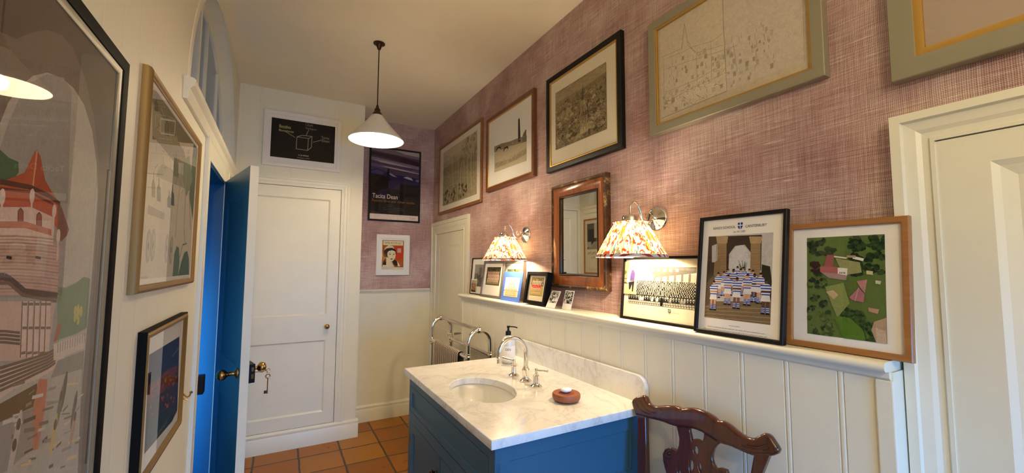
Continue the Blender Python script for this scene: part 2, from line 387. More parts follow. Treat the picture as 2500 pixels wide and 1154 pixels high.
def clip_poly(p, x0, y0, x1, y1):
    for ax, lim, sg in ((0, x0, 1), (0, x1, -1), (1, y0, 1), (1, y1, -1)):
        o = []
        for i in range(len(p)):
            a, b = p[i-1], p[i]; ia = (a[ax]-lim)*sg >= 0; ib = (b[ax]-lim)*sg >= 0
            if ia != ib:
                t = (lim-a[ax])/(b[ax]-a[ax]); o.append((a[0]+(b[0]-a[0])*t, a[1]+(b[1]-a[1])*t))
            if ib: o.append(b)
        p = o
        if not p: return []
    return p
def shade(c, k): return tuple(max(0, min(255, v*k)) for v in c)

# orientation bases: columns u (right), v (up), n (out of picture)
def basis(u, v): u = V(u).normalized(); v = V(v).normalized(); n = u.cross(v); return MX((u, v, n)).transposed()
B_RIGHT = basis((0,-1,0), (0,0,1)); B_BACK = basis((1,0,0), (0,0,1)); B_LEFT = basis((0,1,0), (0,0,1))

#SECTION ROOM
WX = 1.366; LX = -.331; YN = 3.79; YA = 4.11; CZ = 1.428; YR = -1.45; FZ = -1.45
BX = 1.275; SHX = 1.24; SHZ = -.222
struct('floor', G().box(LX-1.3, WX+.15, YR-.15, YA+.15, FZ-.05, FZ), M['floor'])
struct('ceiling', G().box(LX-.14, WX+.15, YR-.15, YA+.15, CZ, CZ+.05), M['ceiling'])
struct('wall_right', G().box(WX, WX+.12, YR, YA+.12, FZ, CZ), M['paper_wall'])
struct('wall_alcove', G().box(.61, WX, YA, YA+.12, -.235, CZ), M['paper_wall'])
struct('wall_alcove_lower', G().box(.61, WX, YA-.006, YA+.12, FZ, -.235), M['wall'])
# cupboard wall with its door opening
mb = MX.Translation((0, YN+.04, 0)) @ MX(((1,0,0,0), (0,0,-1,0), (0,1,0,0), (0,0,0,1)))
struct('wall_back', G().flat([(LX-.12, FZ), (.61, FZ), (.61, CZ), (LX-.12, CZ)], [[(-.297, -1.30), (-.297, .646), (.437, .646), (.437, -1.30)]], .08, mb), M['boards'])
struct('wall_back_return', G().box(.53, .61, YN+.08, YA+.10, FZ, CZ), M['wall'])
struct('wall_cupboard_inside', G().box(LX-.1, .53, YA, YA+.1, FZ, CZ), M['wall'])
# left wall: doorway and arched fanlight openings
ml = MX.Translation((LX-.07, 0, 0)) @ MX(((0,0,1,0), (1,0,0,0), (0,1,0,0), (0,0,0,1)))
A0, A1, AZ, AH = 1.93, 3.62, .685, .69
arc = [((A0+A1)/2 - (A1-A0)/2*math.cos(t), AZ + AH*math.sin(t)) for t in (PI*k/40 for k in range(41))]
struct('wall_left', G().flat([(YR, FZ), (YA+.1, FZ), (YA+.1, CZ), (YR, CZ)], [[(2.49, FZ+.001), (2.49, .515), (3.165, .515), (3.165, FZ+.001)], arc], .14, ml), M['boards'])
# rear wall with an assumed, unseen window added behind the camera for daylight
mr = MX.Translation((0, YR-.05, 0)) @ MX(((1,0,0,0), (0,0,-1,0), (0,1,0,0), (0,0,0,1)))
struct('wall_rear', G().flat([(LX-.14, FZ), (WX+.12, FZ), (WX+.12, CZ), (LX-.14, CZ)], [[(.35, -.85), (.35, .35), (1.15, .35), (1.15, -.85)]], .1, mr), M['wall'])
w2 = struct('window_2_assumed', G().ring(.80, 1.20, [(0, -.02), (0, .02), (.05, .02), (.05, -.02)], MX.Translation((.75, YR-.05, -.85)) @ B_BACK.to_4x4()), M['white'])
G().box(.35, 1.15, YR-.053, YR-.047, -.85, .35).done('glass', M['winglass'], w2)
G().box(.37, 1.13, YR-.065, YR-.035, -.27, -.23).done('glazing_bar', M['white'], w2)
# passage beyond the left doorway
struct('wall_passage', G().box(LX-1.35, LX-1.3, 1.5, YA+.1, FZ, 1.479), M['wall'])
struct('wall_passage_far', G().box(LX-1.3, LX-.14, YA, YA+.05, FZ, 1.479), M['wall'])
struct('wall_passage_near', G().box(LX-1.3, LX-.14, 1.5, 1.55, FZ, 1.479), M['wall'])
struct('ceiling_passage', G().box(LX-1.35, LX-.0, 1.5, YA+.1, 1.479, 1.53), M['ceiling'])

# wainscot with bead joints
def wainscot(y0, y1):
    pr = []; y = y0; ks = [.531 + .1311*k for k in range(-16, 30)]
    pts = [(y0, BX)]
    for c in ks:
        if y0+.02 < c < y1-.02:
            pts += [(c-.0085, BX), (c-.0065, BX+.0030), (c-.0045, BX), (c-.002, BX-.0006), (c+.002, BX-.0006), (c+.0045, BX), (c+.0065, BX+.0030), (c+.0085, BX)]
    pts.append((y1, BX)); n = len(pts); g = G()
    vs = [(x, yy, FZ) for yy, x in pts] + [(x, yy, SHZ-.026) for yy, x in pts]
    g.add(vs, [(k, k+1, k+1+n, k+n) for k in range(n-1)])
    g.add([(BX, y0, FZ), (WX, y0, FZ), (WX, y0, SHZ-.026), (BX, y0, SHZ-.026)], [(0,1,2,3)]); g.add([(BX, y1, FZ), (WX, y1, FZ), (WX, y1, SHZ-.026), (BX, y1, SHZ-.026)], [(0,1,2,3)])
    return g
struct('wall_wainscot', wainscot(.424, 3.07), M['white'])
# shelf with rounded nose
nose = [(WX, SHZ), (SHX+.012, SHZ)] + [(SHX+.012 - .012*math.sin(t), SHZ-.012 + .012*math.cos(t)) for t in (PI*k/8 for k in range(1, 9))] + [(BX-.010, SHZ-.024), (BX-.008, SHZ-.040), (BX+.002, SHZ-.048), (WX, SHZ-.048)]
ms = MX.Translation((0, 3.085, 0)) @ MX(((1,0,0,0), (0,0,-1,0), (0,1,0,0), (0,0,0,1)))
shelf = G().extr(nose, ms, 3.085-.428); struct('trim_1', shelf, M['white'], smooth=True)
struct('trim_2', G().box(BX-.006, BX+.02, .423, .458, FZ, SHZ-.046), M['white'], bevel=.003)
struct('trim_3', G().box(BX-.004, BX+.02, 3.055, 3.082, FZ, SHZ-.046), M['white'], bevel=.003)
# alcove dado rail
dp = [(0, -.262), (-.008, -.262), (-.011, -.252), (-.018, -.247), (-.021, -.238), (-.016, -.231), (-.004, -.229), (0, -.229)]
struct('trim_4', G().extr([(a, b) for a, b in dp], MX.Translation((.61, YA-.006, 0)) @ MX(((0,0,1,0), (1,0,0,0), (0,1,0,0), (0,0,0,1))), WX-.61-.03), M['white'], smooth=True)
# skirting
sk = [(0, FZ), (-.019, FZ), (-.019, FZ+.112), (-.016, FZ+.118), (-.018, FZ+.124), (-.017, FZ+.136), (-.008, FZ+.143), (-.006, FZ+.150), (0, FZ+.150)]
def skirt(name, x0, x1, y): return struct(name, G().extr(sk, MX.Translation((x0, y, 0)) @ MX(((0,0,1,0), (1,0,0,0), (0,1,0,0), (0,0,0,1))), x1-x0), M['white'], smooth=True)
skirt('baseboard_back', LX, .628, YN); skirt('baseboard_alcove', .61, WX, YA-.006)
struct('baseboard_return', G().extr(sk, MX.Translation((.61, YN+.001, 0)) @ MX(((-1,0,0,0), (0,0,1,0), (0,1,0,0), (0,0,0,1))), YA-YN-.03), M['white'], smooth=True)

# architraves
def archi(name, mt, W_, H_, w, t):      # three-sided casing, local x across, y up, z out; inner opening W_ x H_
    pr = [(0, 0), (0, t*.55), (w*.10, t*.55), (w*.14, t*.42), (w*.30, t*.45), (w*.42, t*.60), (w*.70, t*.72), (w*.74, t), (w, t), (w, 0)]
    g = G(); n = len(pr); vs = []
    for cx, top in ((-1, 0), (-1, 1), (1, 1), (1, 0)):
        for o, z in pr: vs.append(mt @ V((cx*(W_/2+o), H_+o if top else 0, z)))
    g.add(vs, [(c*n+k, c*n+(k+1) % n, (c+1)*n+(k+1) % n, (c+1)*n+k) for c in range(3) for k in range(n)] + [tuple(range(n)), tuple(3*n+k for k in range(n))])
    return struct(name, g, M['white'])
archi('trim_5', MX.Translation((.07, YN, -1.30)) @ B_BACK.to_4x4(), .734, 1.946, .066, .016)
archi('trim_6', MX.Translation((WX, -.055, FZ)) @ B_RIGHT.to_4x4(), .80, 1.753, .076, .036)
archi('trim_7', MX.Translation((WX, 3.625, FZ)) @ B_RIGHT.to_4x4(), .72, 1.762, .12, .022)
archi('trim_8', MX.Translation((LX, 2.8275, FZ)) @ B_LEFT.to_4x4(), .675, 1.965, .125, .016)
# ledge above the doorway under the fanlight
lg = [(0, .60), (.012, .60), (.016, .612), (.020, .640), (.034, .652), (.036, .672), (.030, .680), (0, .684)]
struct('trim_9', G().extr(lg, MX.Translation((LX, 1.84, 0)) @ MX(((1,0,0,0), (0,0,1,0), (0,1,0,0), (0,0,0,1))), 1.86), M['white'], smooth=True)
# arch casing and fanlight window
g = G(); vs = []; n = 41
for off, d in ((-.002, 0), (-.002, .003), (.02, .004), (.036, .003), (.036, 0)):
    for k in range(n):
        t = PI*k/(n-1); vs.append((LX + d, (A0+A1)/2 - ((A1-A0)/2+off)*math.cos(t), min(AZ + (AH+off)*math.sin(t), CZ-.002)))
g.add(vs, [(r*n+k, r*n+k+1, (r+1)*n+k+1, (r+1)*n+k) for r in range(4) for k in range(n-1)])
struct('trim_10', g, M['wall'], smooth=True)
yc = (A0+A1)/2
g = G(); arc2 = [(yc - (A1-A0-.10)/2*math.cos(t), AZ+.03 + (AH-.06)*math.sin(t)) for t in (PI*k/40 for k in range(41))]
mw = MX.Translation((LX-.085, 0, 0)) @ MX(((0,0,1,0), (1,0,0,0), (0,1,0,0), (0,0,0,1)))
g.flat(arc, [arc2], .03, mw); w1 = struct('window_1', g, M['white'])
G().flat(arc2, [], .004, mw).done('glass', M['winglass'], w1)
g = G()
for y in (2.30, 2.77, 3.22):
    zt = AZ + .03 + (AH-.06)*math.sqrt(max(0, 1-((y-yc)/((A1-A0-.10)/2))**2)); g.box(LX-.100, LX-.030 if y < 2.4 else LX-.070, y-.016, y+.016, AZ+.01, zt)
g.done('glazing_bar', M['white'], w1)

# panel leaf helper: stiles and rails with recessed panels
def panel_leaf(name, mt, W_, H_, t, panels, mat, parent=None, rec=.008, bw=.012, both=False):
    """local x 0..W, y 0..H, z -t..0 ; panels list of (x0,x1,y0,y1)"""
    g = G(); xs = sorted({0, W_} | {p[0] for p in panels} | {p[1] for p in panels}); ys = sorted({0, H_} | {p[2] for p in panels} | {p[3] for p in panels})
    for sd in ((0, -1) if both else (0,)):
        z0 = 0 if sd == 0 else -t; zz = -rec if sd == 0 else -t + rec
        for i in range(len(xs)-1):
            for j in range(len(ys)-1):
                cx, cy = (xs[i]+xs[i+1])/2, (ys[j]+ys[j+1])/2
                if any(p[0] < cx < p[1] and p[2] < cy < p[3] for p in panels): continue
                g.add([(xs[i], ys[j], z0), (xs[i+1], ys[j], z0), (xs[i+1], ys[j+1], z0), (xs[i], ys[j+1], z0)], [(0,1,2,3)])
        for a, b, c, d in panels:
            g.add([(a,c,z0), (b,c,z0), (b,d,z0), (a,d,z0), (a+bw*.35,c+bw*.35,zz*.5+z0*.5), (b-bw*.35,c+bw*.35,zz*.5+z0*.5), (b-bw*.35,d-bw*.35,zz*.5+z0*.5), (a+bw*.35,d-bw*.35,zz*.5+z0*.5),
                   (a+bw,c+bw,zz), (b-bw,c+bw,zz), (b-bw,d-bw,zz), (a+bw,d-bw,zz)],
                  [(0,1,5,4), (1,2,6,5), (2,3,7,6), (3,0,4,7), (4,5,9,8), (5,6,10,9), (6,7,11,10), (7,4,8,11), (8,9,10,11)])
    e = [(0,0), (W_,0), (W_,H_), (0,H_)]
    for i in range(4): a, b = e[i], e[(i+1) % 4]; g.add([(*a,0), (*b,0), (*b,-t), (*a,-t)], [(0,1,2,3)])
    if not both: g.add([(*p, -t) for p in e], [(0,1,2,3)])
    g.v = [mt @ v for v in g.v]; bm = g.done(name, mat, parent); return bm
# door_1 cupboard door in the back wall
d1 = panel_leaf('door_1', MX.Translation((-.294, YN+.004, -1.297)) @ B_BACK.to_4x4(), .728, 1.94, .03, [(.09, .645, .095, .675), (.09, .645, .885, 1.85)], M['white'], rec=.011, bw=.012); d1['kind'] = 'structure'
G().lathe([(.012, 0), (.012, .004), (.007, .008), (.007, .022), (.014, .028), (.0205, .038), (.019, .049), (.010, .056), (.0, .058)], (.357, YN+.004, -.508), (0,-1,0), cap=False).done('door_knob', M['brass'], d1, smooth='all')
# door_2 right wall near, door_3 right wall far
d2 = panel_leaf('door_2', MX.Translation((WX-.016, .345, FZ)) @ B_RIGHT.to_4x4(), .80, 1.75, .015, [(.085, .715, .12, .75), (.085, .715, .90, 1.685)], M['white'], rec=.014, bw=.035); d2['kind'] = 'structure'
d3 = panel_leaf('door_3', MX.Translation((WX-.004, 3.985, FZ)) @ B_RIGHT.to_4x4(), .72, 1.76, .004, [(.09, .63, .12, .70), (.09, .63, .85, 1.64)], M['white'], rec=.0035, bw=.02); d3['kind'] = 'structure'
# doorway lining painted blue
g = G(); g.box(LX-.14, LX-.001, 3.158, 3.180, FZ, .515); g.box(LX-.14, LX-.001, 2.475, 2.492, FZ, .515); g.box(LX-.14, LX-.001, 2.49, 3.16, .505, .52)
lin_ = struct('trim_11', g, M['blue'])
sp = G().box(LX-.010, LX+.031, 2.486, 2.540, -.622, -.536).done('strike_plate', M['black'], lin_, bevel=.003)
# open door (door_4): hinge at far jamb, swung into the room
hy = V((-.326, 3.150, FZ)); ud = V((.268, -.9635, 0)).normalized()
# local x along the leaf from hinge, y up, z towards the blue face
Bd = MX((ud, V((0,0,1)), ud.cross(V((0,0,1))))).transposed()
md = MX.Translation(hy) @ Bd.to_4x4()
LW = .625
def door4():
    root = panel_leaf('door_4', md, LW, 1.975, .040, [(.10, LW-.10, .18, .70), (.10, LW-.10, .92, 1.83)], M['white'], both=True); root['kind'] = 'structure'
    # the passage side is painted blue
    root.data.materials.append(M['blue']); inv = md.inverted()
    mw = mat_world(root)
    for p in root.data.polygons:
        c = inv @ (mw @ p.center - V((0,0,H)))
        if c.z > -.0085 and all((inv @ (mw @ root.data.vertices[i].co - V((0,0,H)))).z > -.0085 for i in p.vertices): p.material_index = 1
    def L(x, y, z): return md @ V((x, y, z))
    nrm = (md.to_3x3() @ V((0,0,1)))
    zk = .888
    o = G().lathe([(.027, 0), (.027, .004), (.020, .008), (.012, .012), (.009, .018), (.011, .030), (.010, .040), (.015, .046), (.025, .056), (.028, .068), (.024, .080), (.012, .088), (0, .09)], L(LW-.060, zk, 0), nrm, cap=False).done('door_knob', M['brass'], root, smooth='all')
    lk = G().box(LW-.135, LW+.001, zk-.050, zk+.045, -.068, -.0405, md).done('rim_lock', M['black'], root, bevel=.002)
    G().box(LW+.001, LW+.004, zk+.010, zk+.030, -.061, -.050, md).box(LW+.001, LW+.004, zk-.028, zk-.004, -.061, -.050, md).done('latch_bolt', M['brass'], lk)
    G().lathe([(.014, 0), (.010, .006), (.008, .018), (.014, .024), (.026, .034), (.028, .046), (.022, .058), (.010, .064), (0, .065)], L(LW-.055, zk+.012, -.068), -nrm, cap=False).done('door_knob', M['brass'], root, smooth='all', label='brass knob on the lock side')
    return root, L, nrm, zk
d4, DL, DN, ZK = door4()
kp = DL(LW-.030, ZK-.004, -.066)
key = thing('door_key', 'small steel key standing in the black rim lock of the open door', 'key', kp)
g = G().tube([kp, kp - DN*.062], .0028, 8); e = kp - DN*.070
g.tube([e + (DN*math.cos(t) + V((0,0,1))*math.sin(t))*.009 for t in (2*PI*k/14 for k in range(14))], .0022, 6, True); g.done('key_shaft', M['chrome'], key, smooth=True)
e2 = e + V((0,0,-.016)) - DN*.0
k2 = thing('door_key', 'small steel key hanging by its ring below the key in the open door lock', 'key', e2)
G().tube([e2 + V((0,0,.005)) + (DN*math.cos(t)*.5 + V((0,0,1))*math.sin(t))*.011 for t in (2*PI*k/12 for k in range(12))], .0012, 6, True).done('key_ring', M['chrome'], k2, smooth=True)
g = G(); c = e2 + V((0,0,-.015)); g.tube([c + (DN*math.cos(t) + V((0,0,1))*math.sin(t))*.0105 for t in (2*PI*k/16 for k in range(16))], .0026, 6, True); g.tube([c + V((0,0,-.010)), c + V((0,0,-.092))], .0028, 8)
mk = MX.Translation(c + V((0,0,-.082))) @ MX((DN, DN.cross(V((0,0,1))), V((0,0,1)))).transposed().to_4x4(); g.box(0, .016, -.0015, .0015, -.008, .008, mk); g.done('key_blade', M['brass'], k2, smooth=True)

#SECTION PICTURES
rnd = random.Random(4)
def picture(name, label, P0, B, W_, H_, d, fw, mat, mount=None, opening=None, slip=None, group=None, cat='picture', flatw=None, glass=True, stand=False, lip=.004, rec=.010, sides=None):
    """P0 = bottom centre on the back plane; local x across, y up, z out"""
    r = thing(name, label, cat, P0, B, group); zp = max(.003, d - rec)
    prof = [(0, 0), (0, d-.002), (.002, d), (fw*.7, d), (fw-.001, d-lip*.5), (fw, d-lip), (fw, zp-.001), (fw*.8, .001)]
    if flatw == 'round': prof = [(0, 0), (0, d*.5), (fw*.15, d*.85), (fw*.4, d), (fw*.7, d*.9), (fw*.85, d*.7), (fw, d*.65), (fw, zp-.001), (fw*.8, .001)]
    fr = G().ring(W_, H_, prof).done('moulding', mat, r, local=True, smooth=True)
    x = fw
    if slip:
        sw, sm = slip; G().ring(W_, H_, [(x-.001, d-.004), (x+sw*.5, d-.0045), (x+sw, d-.0075), (x+sw, zp), (x-.001, zp)]).done('slip', sm, r, local=True, smooth=True); x += sw
    g = G().box(-W_/2+fw*.5, W_/2-fw*.5, fw*.5, H_-fw*.5, .0005, zp-.0012); g.done('backing_board', M['backing'], r, local=True)
    iw, ih = W_ - 2*x, H_ - 2*x
    if mount:
        mm = mount; x0, y0, x1, y1 = opening
        g = G(); o = [(-iw/2-.002, x-.002), (iw/2+.002, x-.002), (iw/2+.002, x+ih+.002), (-iw/2-.002, x+ih+.002)]; i_ = [(x0,y0), (x1,y0), (x1,y1), (x0,y1)]
        i2 = [(x0+.0012,y0+.0012), (x1-.0012,y0+.0012), (x1-.0012,y1-.0012), (x0+.0012,y1-.0012)]
        vs = [(*p, zp+.0014) for p in o + i_] + [(*p, zp) for p in i2] + [(*p, zp-.0008) for p in o]
        fs = [(k, (k+1) % 4, 4+(k+1) % 4, 4+k) for k in range(4)] + [(4+k, 4+(k+1) % 4, 8+(k+1) % 4, 8+k) for k in range(4)] + [(k, 12+k, 12+(k+1) % 4, (k+1) % 4) for k in range(4)]
        g.add(vs, fs); g.done('mount', mm, r, local=True)
    if glass: G().add([(-iw/2, x, zp+.0035), (iw/2, x, zp+.0035), (iw/2, x+ih, zp+.0035), (-iw/2, x+ih, zp+.0035)], [(0,1,2,3)]).done('glass', M['glass'], r, local=True)
    if stand:
        h = H_*.62; ang = stand; a = Art(); L_ = h
        R_ = MX.Translation((0, h, -.0005)) @ MX.Rotation(-ang, 4, 'X') @ MX.Identity(4); G().box(-.02, .02, -L_*.97, 0, -.002, 0, R_).done('easel_strut', M['backing'], r, local=True)
    r['_zp'] = 0; del r['_zp']
    art = Art((r, zp)); return r, art, zp
def finish(art, zp, r): return art.make('print', r, zp + .0001)
def opening_px(r, zp, pts):
    a = Art((r, zp)); q = [a.P(*p) for p in pts]; xs = sorted(p[0] for p in q); ys = sorted(p[1] for p in q); return ((xs[0]+xs[1])/2, (ys[0]+ys[1])/2, (xs[2]+xs[3])/2, (ys[2]+ys[3])/2)
def on_right(y0, y1, z0): return (WX, (y0+y1)/2, z0)
def bg(art, op, col, e=.001): art.rect(op[0]-e, op[1]-e, op[2]+e, op[3]+e, col)
def people(a, x, y, h, shirt, shorts, skin, rnd, socks=None, stripe=None, hair=(40,28,20)):
    w = h*.17
    for sx in (-1, 1):
        a.poly([(x+sx*w*.15, y+h*.02), (x+sx*w*.6, y+h*.02), (x+sx*w*.62, y+h*.42), (x+sx*w*.08, y+h*.42)], skin)
        if socks:
            a.poly([(x+sx*w*.12, y+h*.04), (x+sx*w*.62, y+h*.04), (x+sx*w*.62, y+h*.20), (x+sx*w*.1, y+h*.20)], socks)
            for q in (.07, .12, .17): a.line([(x+sx*w*.12, y+h*q), (x+sx*w*.62, y+h*q)], h*.016, (220,225,235))
        a.poly([(x+sx*w*.05, y), (x+sx*w*.75, y), (x+sx*w*.7, y+h*.045), (x+sx*w*.1, y+h*.045)], (25,22,20))
    a.poly([(x-w*.8, y+h*.36), (x+w*.8, y+h*.36), (x+w*.62, y+h*.54), (x-w*.62, y+h*.54)], shorts)
    a.poly([(x-w*.62, y+h*.50), (x+w*.62, y+h*.50), (x+w*.92, y+h*.80), (x+w*.3, y+h*.85), (x-w*.3, y+h*.85), (x-w*.92, y+h*.80)], shirt)
    if stripe:
        for q in (.55, .635, .72, .80): a.poly([(x-w*(.62+(q-.5)), y+h*(q-.018)), (x+w*(.62+(q-.5)), y+h*(q-.018)), (x+w*(.62+(q-.5)), y+h*(q+.018)), (x-w*(.62+(q-.5)), y+h*(q+.018))], stripe)
    a.poly([(x-w*.85, y+h*.60), (x+w*.85, y+h*.60), (x+w*.75, y+h*.66), (x-w*.75, y+h*.66)], shade(skin, .9))
    a.ell(x, y+h*.915, h*.048, h*.062, skin, 10); a.poly([(x-h*.05, y+h*.93), (x+h*.05, y+h*.93), (x+h*.04, y+h*.985), (x, y+h), (x-h*.04, y+h*.985)], hair)
def bust(a, x, y, s, cloth, skin, hair):
    a.poly([(x-s*.5, y), (x+s*.5, y), (x+s*.4, y+s*.55), (x+s*.12, y+s*.7), (x-s*.12, y+s*.7), (x-s*.4, y+s*.55)], cloth)
    a.poly([(x-s*.07, y+s*.45), (x, y+s*.25), (x+s*.07, y+s*.45), (x, y+s*.72)], (215,212,205)); a.ell(x, y+s*.92, s*.17, s*.22, skin, 8); a.poly([(x-s*.18, y+s*.95), (x+s*.18, y+s*.95), (x+s*.12, y+s*1.16), (x-s*.12, y+s*1.16)], hair)
def shield(a, x, y, w, h, bgc, cross):
    o = [(x-w/2, y+h), (x+w/2, y+h), (x+w/2, y+h*.45), (x+w*.32, y+h*.18), (x, y), (x-w*.32, y+h*.18), (x-w/2, y+h*.45)]
    a.poly(o, bgc); a.rect(x-w*.07, y+h*.06, x+w*.07, y+h, cross); a.rect(x-w*.5, y+h*.55, x+w*.5, y+h*.68, cross)
    for sx in (-1, 1): a.line([(x+sx*w*.27, y+h*.72), (x+sx*w*.27, y+h*.96)], w*.05, shade(bgc, .5))
def caption(a, x0, x1, y, h, col, rnd):
    x = x0
    while x < x1 - h:
        w = min(rnd.uniform(1.5, 5)*h, x1-x); k = x
        while k < x+w: a.rect(k, y, k+h*.35, y+h*rnd.uniform(.55, 1), col); k += h*.62
        x += w + h*.8
def strokes(a, n, box, ln, w, cols, rnd, ang=None, dens=None):
    x0, y0, x1, y1 = box; k = 0
    while k < n:
        x, y = rnd.uniform(x0, x1), rnd.uniform(y0, y1)
        if dens and rnd.random() > dens((x-x0)/(x1-x0), (y-y0)/(y1-y0)): k += .2; continue
        t = rnd.uniform(0, PI) if ang is None else rnd.gauss(ang, .4); L = ln*rnd.uniform(.3, 1); dx, dy = L*math.cos(t)/2, L*math.sin(t)/2
        p, q = (max(x0, min(x1, x-dx)), max(y0, min(y1, y-dy))), (max(x0, min(x1, x+dx)), max(y0, min(y1, y+dy))); a.line([p, q], w*rnd.uniform(.5, 1.3), rnd.choice(cols)); k += 1

# ---- P1 woodland print (right wall, farthest)
G1 = 'framed drawings hung along the mauve wall'
r, a, zp = picture('framed_print', 'teak framed misty woodland engraving hung highest above the corner door', on_right(2.90, 3.90, .50), B_RIGHT, 1.00, .677, .02, .022, M['teak'], M['paper'], (-.40, .075, .405, .605), slip=(.004, M['teak']), group=G1)
op = (-.40, .075, .405, .605); a.clip = (op[0], op[1], op[2], op[3])
bg(a, op, (205,190,160)); a.rect(op[0], .35, op[2], .50, (165,152,122)); a.rect(op[0], .075, op[2], .36, (176,164,134)); a.poly([(-.40,.50), (.1,.52), (.405,.56), (.405,.46), (-.40,.44)], (188,175,145))
strokes(a, 420, (-.39, .08, .40, .50), .06, .0022, [(120,108,82), (140,128,98), (100,90,66), (205,195,165)], rnd, dens=lambda u, v: .35 + .65*(1-v))
for x in (-.12, -.02, .06, .14, .22, .30): a.line([(x, .12), (x+rnd.uniform(-.02,.02), .30), (x+rnd.uniform(-.05,.05), .54)], .010, (215,205,175)); a.line([(x+.008, .12), (x+.012, .5)], .003, (110,98,74))
for k in range(60): a.blob(rnd.uniform(.05,.39), rnd.uniform(.42,.59), rnd.uniform(.010,.03), rnd.choice([(172,160,130), (150,138,108), (190,178,148)]), rnd)
for k in range(70): a.blob(rnd.uniform(-.39,.2), rnd.uniform(.09,.22), rnd.uniform(.006,.02), rnd.choice([(110,100,76), (90,80,58), (150,138,108)]), rnd)
a.clip = None; finish(a, zp, r)
# ---- P2 river bridge and chimney
r, a, zp = picture('framed_print', 'red wood framed ink wash drawing of an arched bridge and a tall chimney', on_right(2.12, 2.80, .558), B_RIGHT, .68, .56, .026, .026, M['redwood'], M['whiteboard'], (-.32+.056, .08, .25, .44), slip=(.008, M['gilt']), group=G1)
op = opening_px(r, zp, [(1207,420), (1285,392), (1285,240), (1207,280)]); 
for o in list(r.children):
    if o.name.startswith('mount'): bpy.data.objects.remove(o)
iw = .34-.034
g = G().box(-iw-.001, iw+.001, .033, .527, zp-.0008, zp); g.done('mount', M['whiteboard'], r, local=True)
a.clip = (-.30, .05, .30, .52); P = a.P
a.poly([(1207,375), (1240,352), (1286,345), (1286,392), (1207,421)], (196,184,158), True); a.poly([(1209,398), (1250,385), (1285,360), (1285,376), (1260,390), (1209,412)], (168,155,128), True)
a.poly([(1207,358), (1225,350), (1245,345), (1262,338), (1286,330), (1286,345), (1262,352), (1240,358), (1207,373)], (148,134,108), True)
for x0 in (1208, 1226): a.ell(*P(x0+9, 364), .038, .018, (40,32,24), 14); a.ell(*P(x0+9, 367), .030, .015, (190,178,150), 14)
a.poly([(1265,292), (1269,290), (1271,345), (1265,347)], (48,40,32), True); a.ell(*P(1267,291), .008, .007, (30,24,18)); a.poly([(1276,330), (1282,318), (1285,315), (1285,345), (1276,347)], (120,108,86), True)
strokes(a, 70, (*P(1245,352), *P(1284,335)), .03, .0025, [(50,42,32), (90,78,60), (215,205,180)], rnd, .5)
strokes(a, 90, (*P(1209,412), *P(1284,362)), .05, .0016, [(150,138,112), (205,195,168), (130,118,92)], rnd, .1); finish(a, zp, r)
# ---- P3 aerial etching in black frame with gold
r, a, zp = picture('framed_print', 'black and gold framed etching of a town from above, over the wooden mirror', on_right(1.364, 1.979, .543), B_RIGHT, .615, .562, .026, .030, M['black'], M['cream'], (-.18, .13, .185, .44), slip=(.010, M['gilt']), group=G1)
for o in list(r.children):
    if o.name.startswith('mount'): bpy.data.objects.remove(o)
op = opening_px(r, zp, [(1357,362), (1482,319), (1480,152), (1357,228)])
G().box(-.2675, .2675, .040, .522, zp-.0008, zp).done('mount', M['cream'], r, local=True)
a.clip = op; bg(a, op, (150,132,100)); x0, y0, x1, y1 = op; w, h = x1-x0, y1-y0
a.rect(x0, y0+h*.82, x1, y1, (178,160,126)); a.poly([(x0, y0+h*.62), (x0+w*.5, y0+h*.80), (x1, y0+h*.86), (x1, y0+h*.4), (x0, y0+h*.3)], (140,122,90)); a.poly([(x0+w*.05, y0+h*.55), (x0+w*.35, y0+h*.68), (x0+w*.35, y0+h*.55), (x0, y0+h*.42)], (170,152,116))
for k in range(150):   # roofs of the town
    t = rnd.random(); x = x0 + w*rnd.uniform(.02, .98); y = y0 + h*rnd.uniform(.02, .75); s = w*rnd.uniform(.02, .05)*(1.2 - (y-y0)/h); a.poly([(x-s, y), (x+s, y+s*.3), (x+s, y+s), (x, y+s*1.5), (x-s, y+s*.8)], rnd.choice([(120,104,76), (96,82,58), (168,150,114), (186,168,132)]))
strokes(a, 900, (x0, y0, x1, y0+h*.80), w*.09, .0016, [(62,50,34), (84,70,48), (110,94,66), (190,174,138)], rnd, dens=lambda u, v: .5+.5*(1-v)); strokes(a, 120, (x0, y0+h*.8, x1, y1), w*.3, .001, [(140,124,94), (160,142,110)], rnd, .1)
a.poly([(x0+w*.52, y0+h*.08), (x0+w*.68, y0+h*.10), (x0+w*.66, y0+h*.45), (x0+w*.60, y0+h*.66), (x0+w*.54, y0+h*.45)], (186,168,130)); a.rect(x0+w*.53, y0+h*.30, x0+w*.60, y0+h*.62, (160,142,106)); a.poly([(x0+w*.55, y0+h*.62), (x0+w*.58, y0+h*.88), (x0+w*.60, y0+h*.62)], (100,86,62))
for k in range(9): a.rect(x0+w*(.545+.014*k), y0+h*.36, x0+w*(.552+.014*k), y0+h*.42, (60,48,34))
for k in range(60): a.line([(x0+w*rnd.uniform(.52,.68), y0+h*rnd.uniform(.1,.6))]*1 + [(x0+w*rnd.uniform(.52,.68), y0+h*rnd.uniform(.1,.6))], .0009, (80,66,46))
a.clip = None; a.line([(x0,y0), (x1,y0), (x1,y1), (x0,y1), (x0,y0)], .0016, (90,76,54)); finish(a, zp, r)
